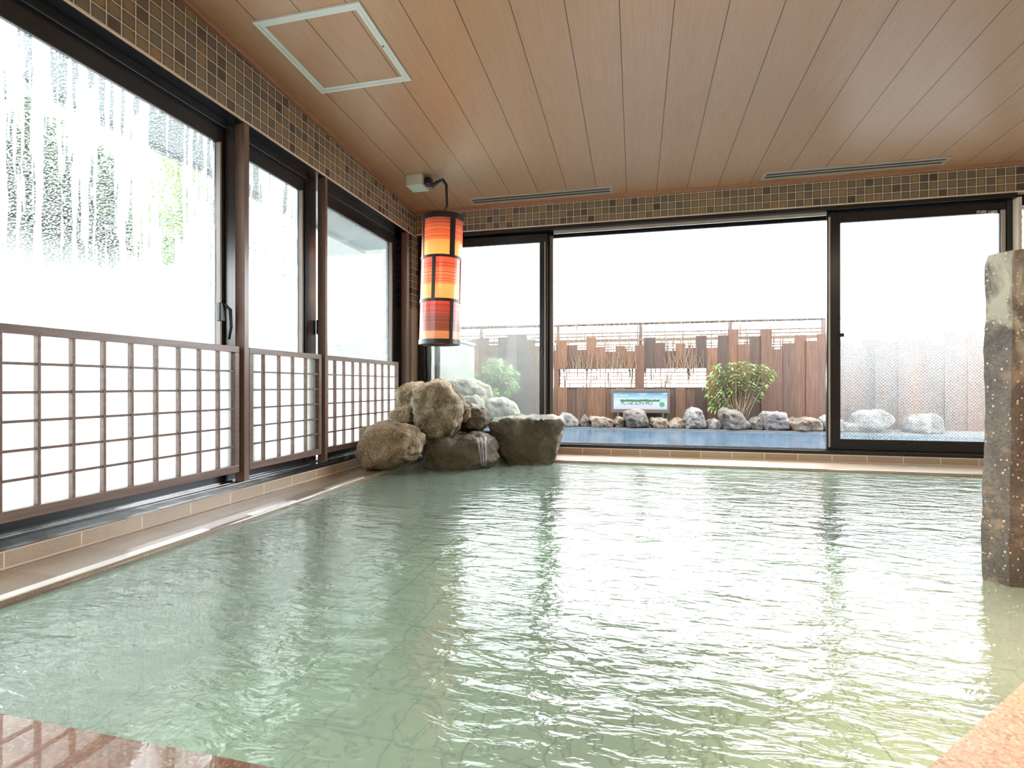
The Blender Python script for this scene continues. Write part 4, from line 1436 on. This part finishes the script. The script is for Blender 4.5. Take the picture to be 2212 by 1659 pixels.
rnd = random.Random(33)
YBs = 8.88
tips = [fpt(px, py, YBs + rnd.uniform(-0.10, 0.08)) for px, py in (
    (1550, 792), (1580, 787), (1602, 784), (1624, 790), (1650, 793), (1668, 805), (1660, 818), (1535, 812), (1560, 808), (1585, 803), (1610, 806), (1635, 806),
    (1525, 832), (1550, 828), (1575, 824), (1600, 826), (1622, 828), (1648, 832), (1532, 850), (1555, 848), (1580, 845), (1540, 866), (1560, 872), (1605, 846), (1572, 862), (1535, 878), (1640, 852), (1590, 812))]
whorl_shrub('leafy_shrub', 'green broad-leaved shrub in front of the board fence behind the stones', 'shrub', (on_y(1598, YBs)[0], YBs, 0.085), tips, 0.115, 0.036, M['leaf'], 3, group='shrubs by the outdoor bath')
YB2 = 8.3
tips = []
for k in range(34):
    a = rnd.uniform(0, 6.283); r = rnd.random() ** 0.5
    tips.append(fpt(1062 + 58 * r * math.cos(a), 822 - 45 * r * math.sin(a), 8.75 + rnd.uniform(-.25, .15)))
whorl_shrub('leafy_shrub', 'green shrub seen through the wired glass of the left door', 'shrub', (on_y(1062, 8.8)[0], 8.8, 0.085), tips, 0.13, 0.042, M['leaf'], 5, group='shrubs by the outdoor bath')
tips = []
for k in range(3):
    tips.append(fpt(1845 + 22 * k, 880 - 8 * k, 8.9))

# grass tufts near the sign
for (px, hgt, lb) in ((1392, 0.16, 'small tuft of grass between the grey stone and the rounded one'), (1436, 0.20, 'dark tuft of grass at the right edge of the landscape sign')):
    m = MB()
    xk = on_y(px, 8.85)[0]
    for k in range(26):
        a = rnd.uniform(-1, 1); hh_ = hgt * rnd.uniform(0.6, 1.2)
        yk = 8.85 + rnd.uniform(-.03, .03)
        m.tube([(xk + a * 0.02, yk, 0.085), (xk + a * 0.05, yk, 0.085 + hh_ * 0.6), (xk + a * 0.12, yk - 0.02, 0.085 + hh_)], [0.004, 0.003, 0.001], 4)
    o = m.build('grass_tuft', M['leaf_dark'], origin=(xk, 8.85, 0.085))
    tag(o, lb, 'grass', 'grass tufts by the sign')

# cream wall outside, left of the outdoor bath
b = MB().box(-2.62, -2.45, YB + 0.30, 7.75, 0.07, H + 0.62)
b.box(-2.64, -2.43, YB + 0.30, 7.77, H + 0.62, H + 0.66)
o = b.build('garden_wall', M['cream_wall'], origin=(-2.53, 6.8, 0.07))
tag(o, 'cream rendered garden wall outside behind the lantern', 'wall')


# trees outside the left windows
def tree(name, label, trunk, blobs, n, L, W, mat, seed, group):
    rnd = random.Random(seed)
    base = Vector((trunk[0], trunk[1], 0.04))
    root = thing(name, label, 'tree', base, group)
    lf = MB(); st = MB()
    top = max(bz for _, _, bz, _ in blobs)
    st.tube([base, base + Vector((0.05, 0.05, (top - 0.04) * 0.6)), (trunk[0], trunk[1], top)], [0.05, 0.035, 0.012], 8)
    for (bx, by, bz, br) in blobs:
        c = Vector((bx, by, bz))
        j = Vector((trunk[0], trunk[1], max(0.2, bz - br)))
        st.tube([j, (j + c) / 2 + Vector((0, 0, .04)), c], [0.02, 0.014, 0.006], 6)
        for k in range(n):
            d = Vector((rnd.gauss(0, 1), rnd.gauss(0, 1), rnd.gauss(0, 1))).normalized()
            p = c + d * br * rnd.uniform(0.35, 1.0)
            dd = d + Vector((rnd.uniform(-.8, .8), rnd.uniform(-.8, .8), rnd.uniform(-.9, .2)))
            leaf(lf, p, dd, L * rnd.uniform(.7, 1.2), W * rnd.uniform(.7, 1.2), Vector((rnd.uniform(-.3, .3), rnd.uniform(-.3, .3), 1)))
    st.build('trunk', M['twig'], root, smooth=True)
    lf.build('foliage', mat, root)
    return root


def lp(px, py, X):
    y, Z = on_x(px, X)
    return (X, y, zz(py, Z))


tb = []
rnd = random.Random(77)
for (px, py, r) in ((10, 240, .22), (40, 300, .3), (75, 340, .3), (20, 380, .35), (110, 400, .3), (60, 450, .35), (140, 470, .26), (190, 380, .22), (215, 440, .22), (10, 500, .35), (90, 540, .32), (180, 500, .26), (250, 400, .14), (235, 500, .2), (40, 600, .3), (-60, 300, .35), (-60, 460, .4)):
    q = lp(px, py, -4.4 + rnd.uniform(-.25, .25)); tb.append((*q, r))
q = lp(60, 400, -4.4)
tree('evergreen_tree', 'dark leafy evergreen tree outside the nearest left window', (q[0], q[1]), tb, 300, 0.13, 0.055, M['leaf_dark'], 6, 'trees outside the left windows')
tb = []
for (px, py, r) in ((392, 350, .16), (415, 390, .2), (350, 440, .22), (400, 460, .26), (430, 500, .24), (345, 500, .22), (385, 540, .28), (425, 440, .2), (340, 560, .2), (430, 580, .2), (330, 610, .2)):
    q = lp(px, py, -4.6 + rnd.uniform(-.2, .2)); tb.append((*q, r))
q = lp(390, 460, -4.6)
tree('bamboo_shrub', 'light green leafy tree outside at the far end of the nearest left window', (q[0], q[1]), tb, 190, 0.15, 0.038, M['leaf_light'], 9, 'trees outside the left windows')
tb = []
for (px, py, r) in ((575, 545, .2), (600, 515, .2), (615, 580, .22), (590, 600, .18)):
    q = lp(px, py, -4.8); tb.append((*q, r))
q = lp(598, 560, -4.8)
tree('evergreen_tree', 'small leafy tree outside the middle left window', (q[0], q[1]), tb, 60, 0.13, 0.035, M['leaf_dark'], 13, 'trees outside the left windows')

# pale neighbouring house wall seen through the far left window
q0 = on_x(700, -5.6)[0]
b = MB().box(-6.0, -5.6, q0 - 0.3, q0 + 7.5, 0.04, H + 4.6)
o = b.build('neighbour_house', M['house_wall'], origin=(-5.8, q0 + 3.5, 0.04))
tag(o, 'pale rendered house wall outside the far left window', 'house')
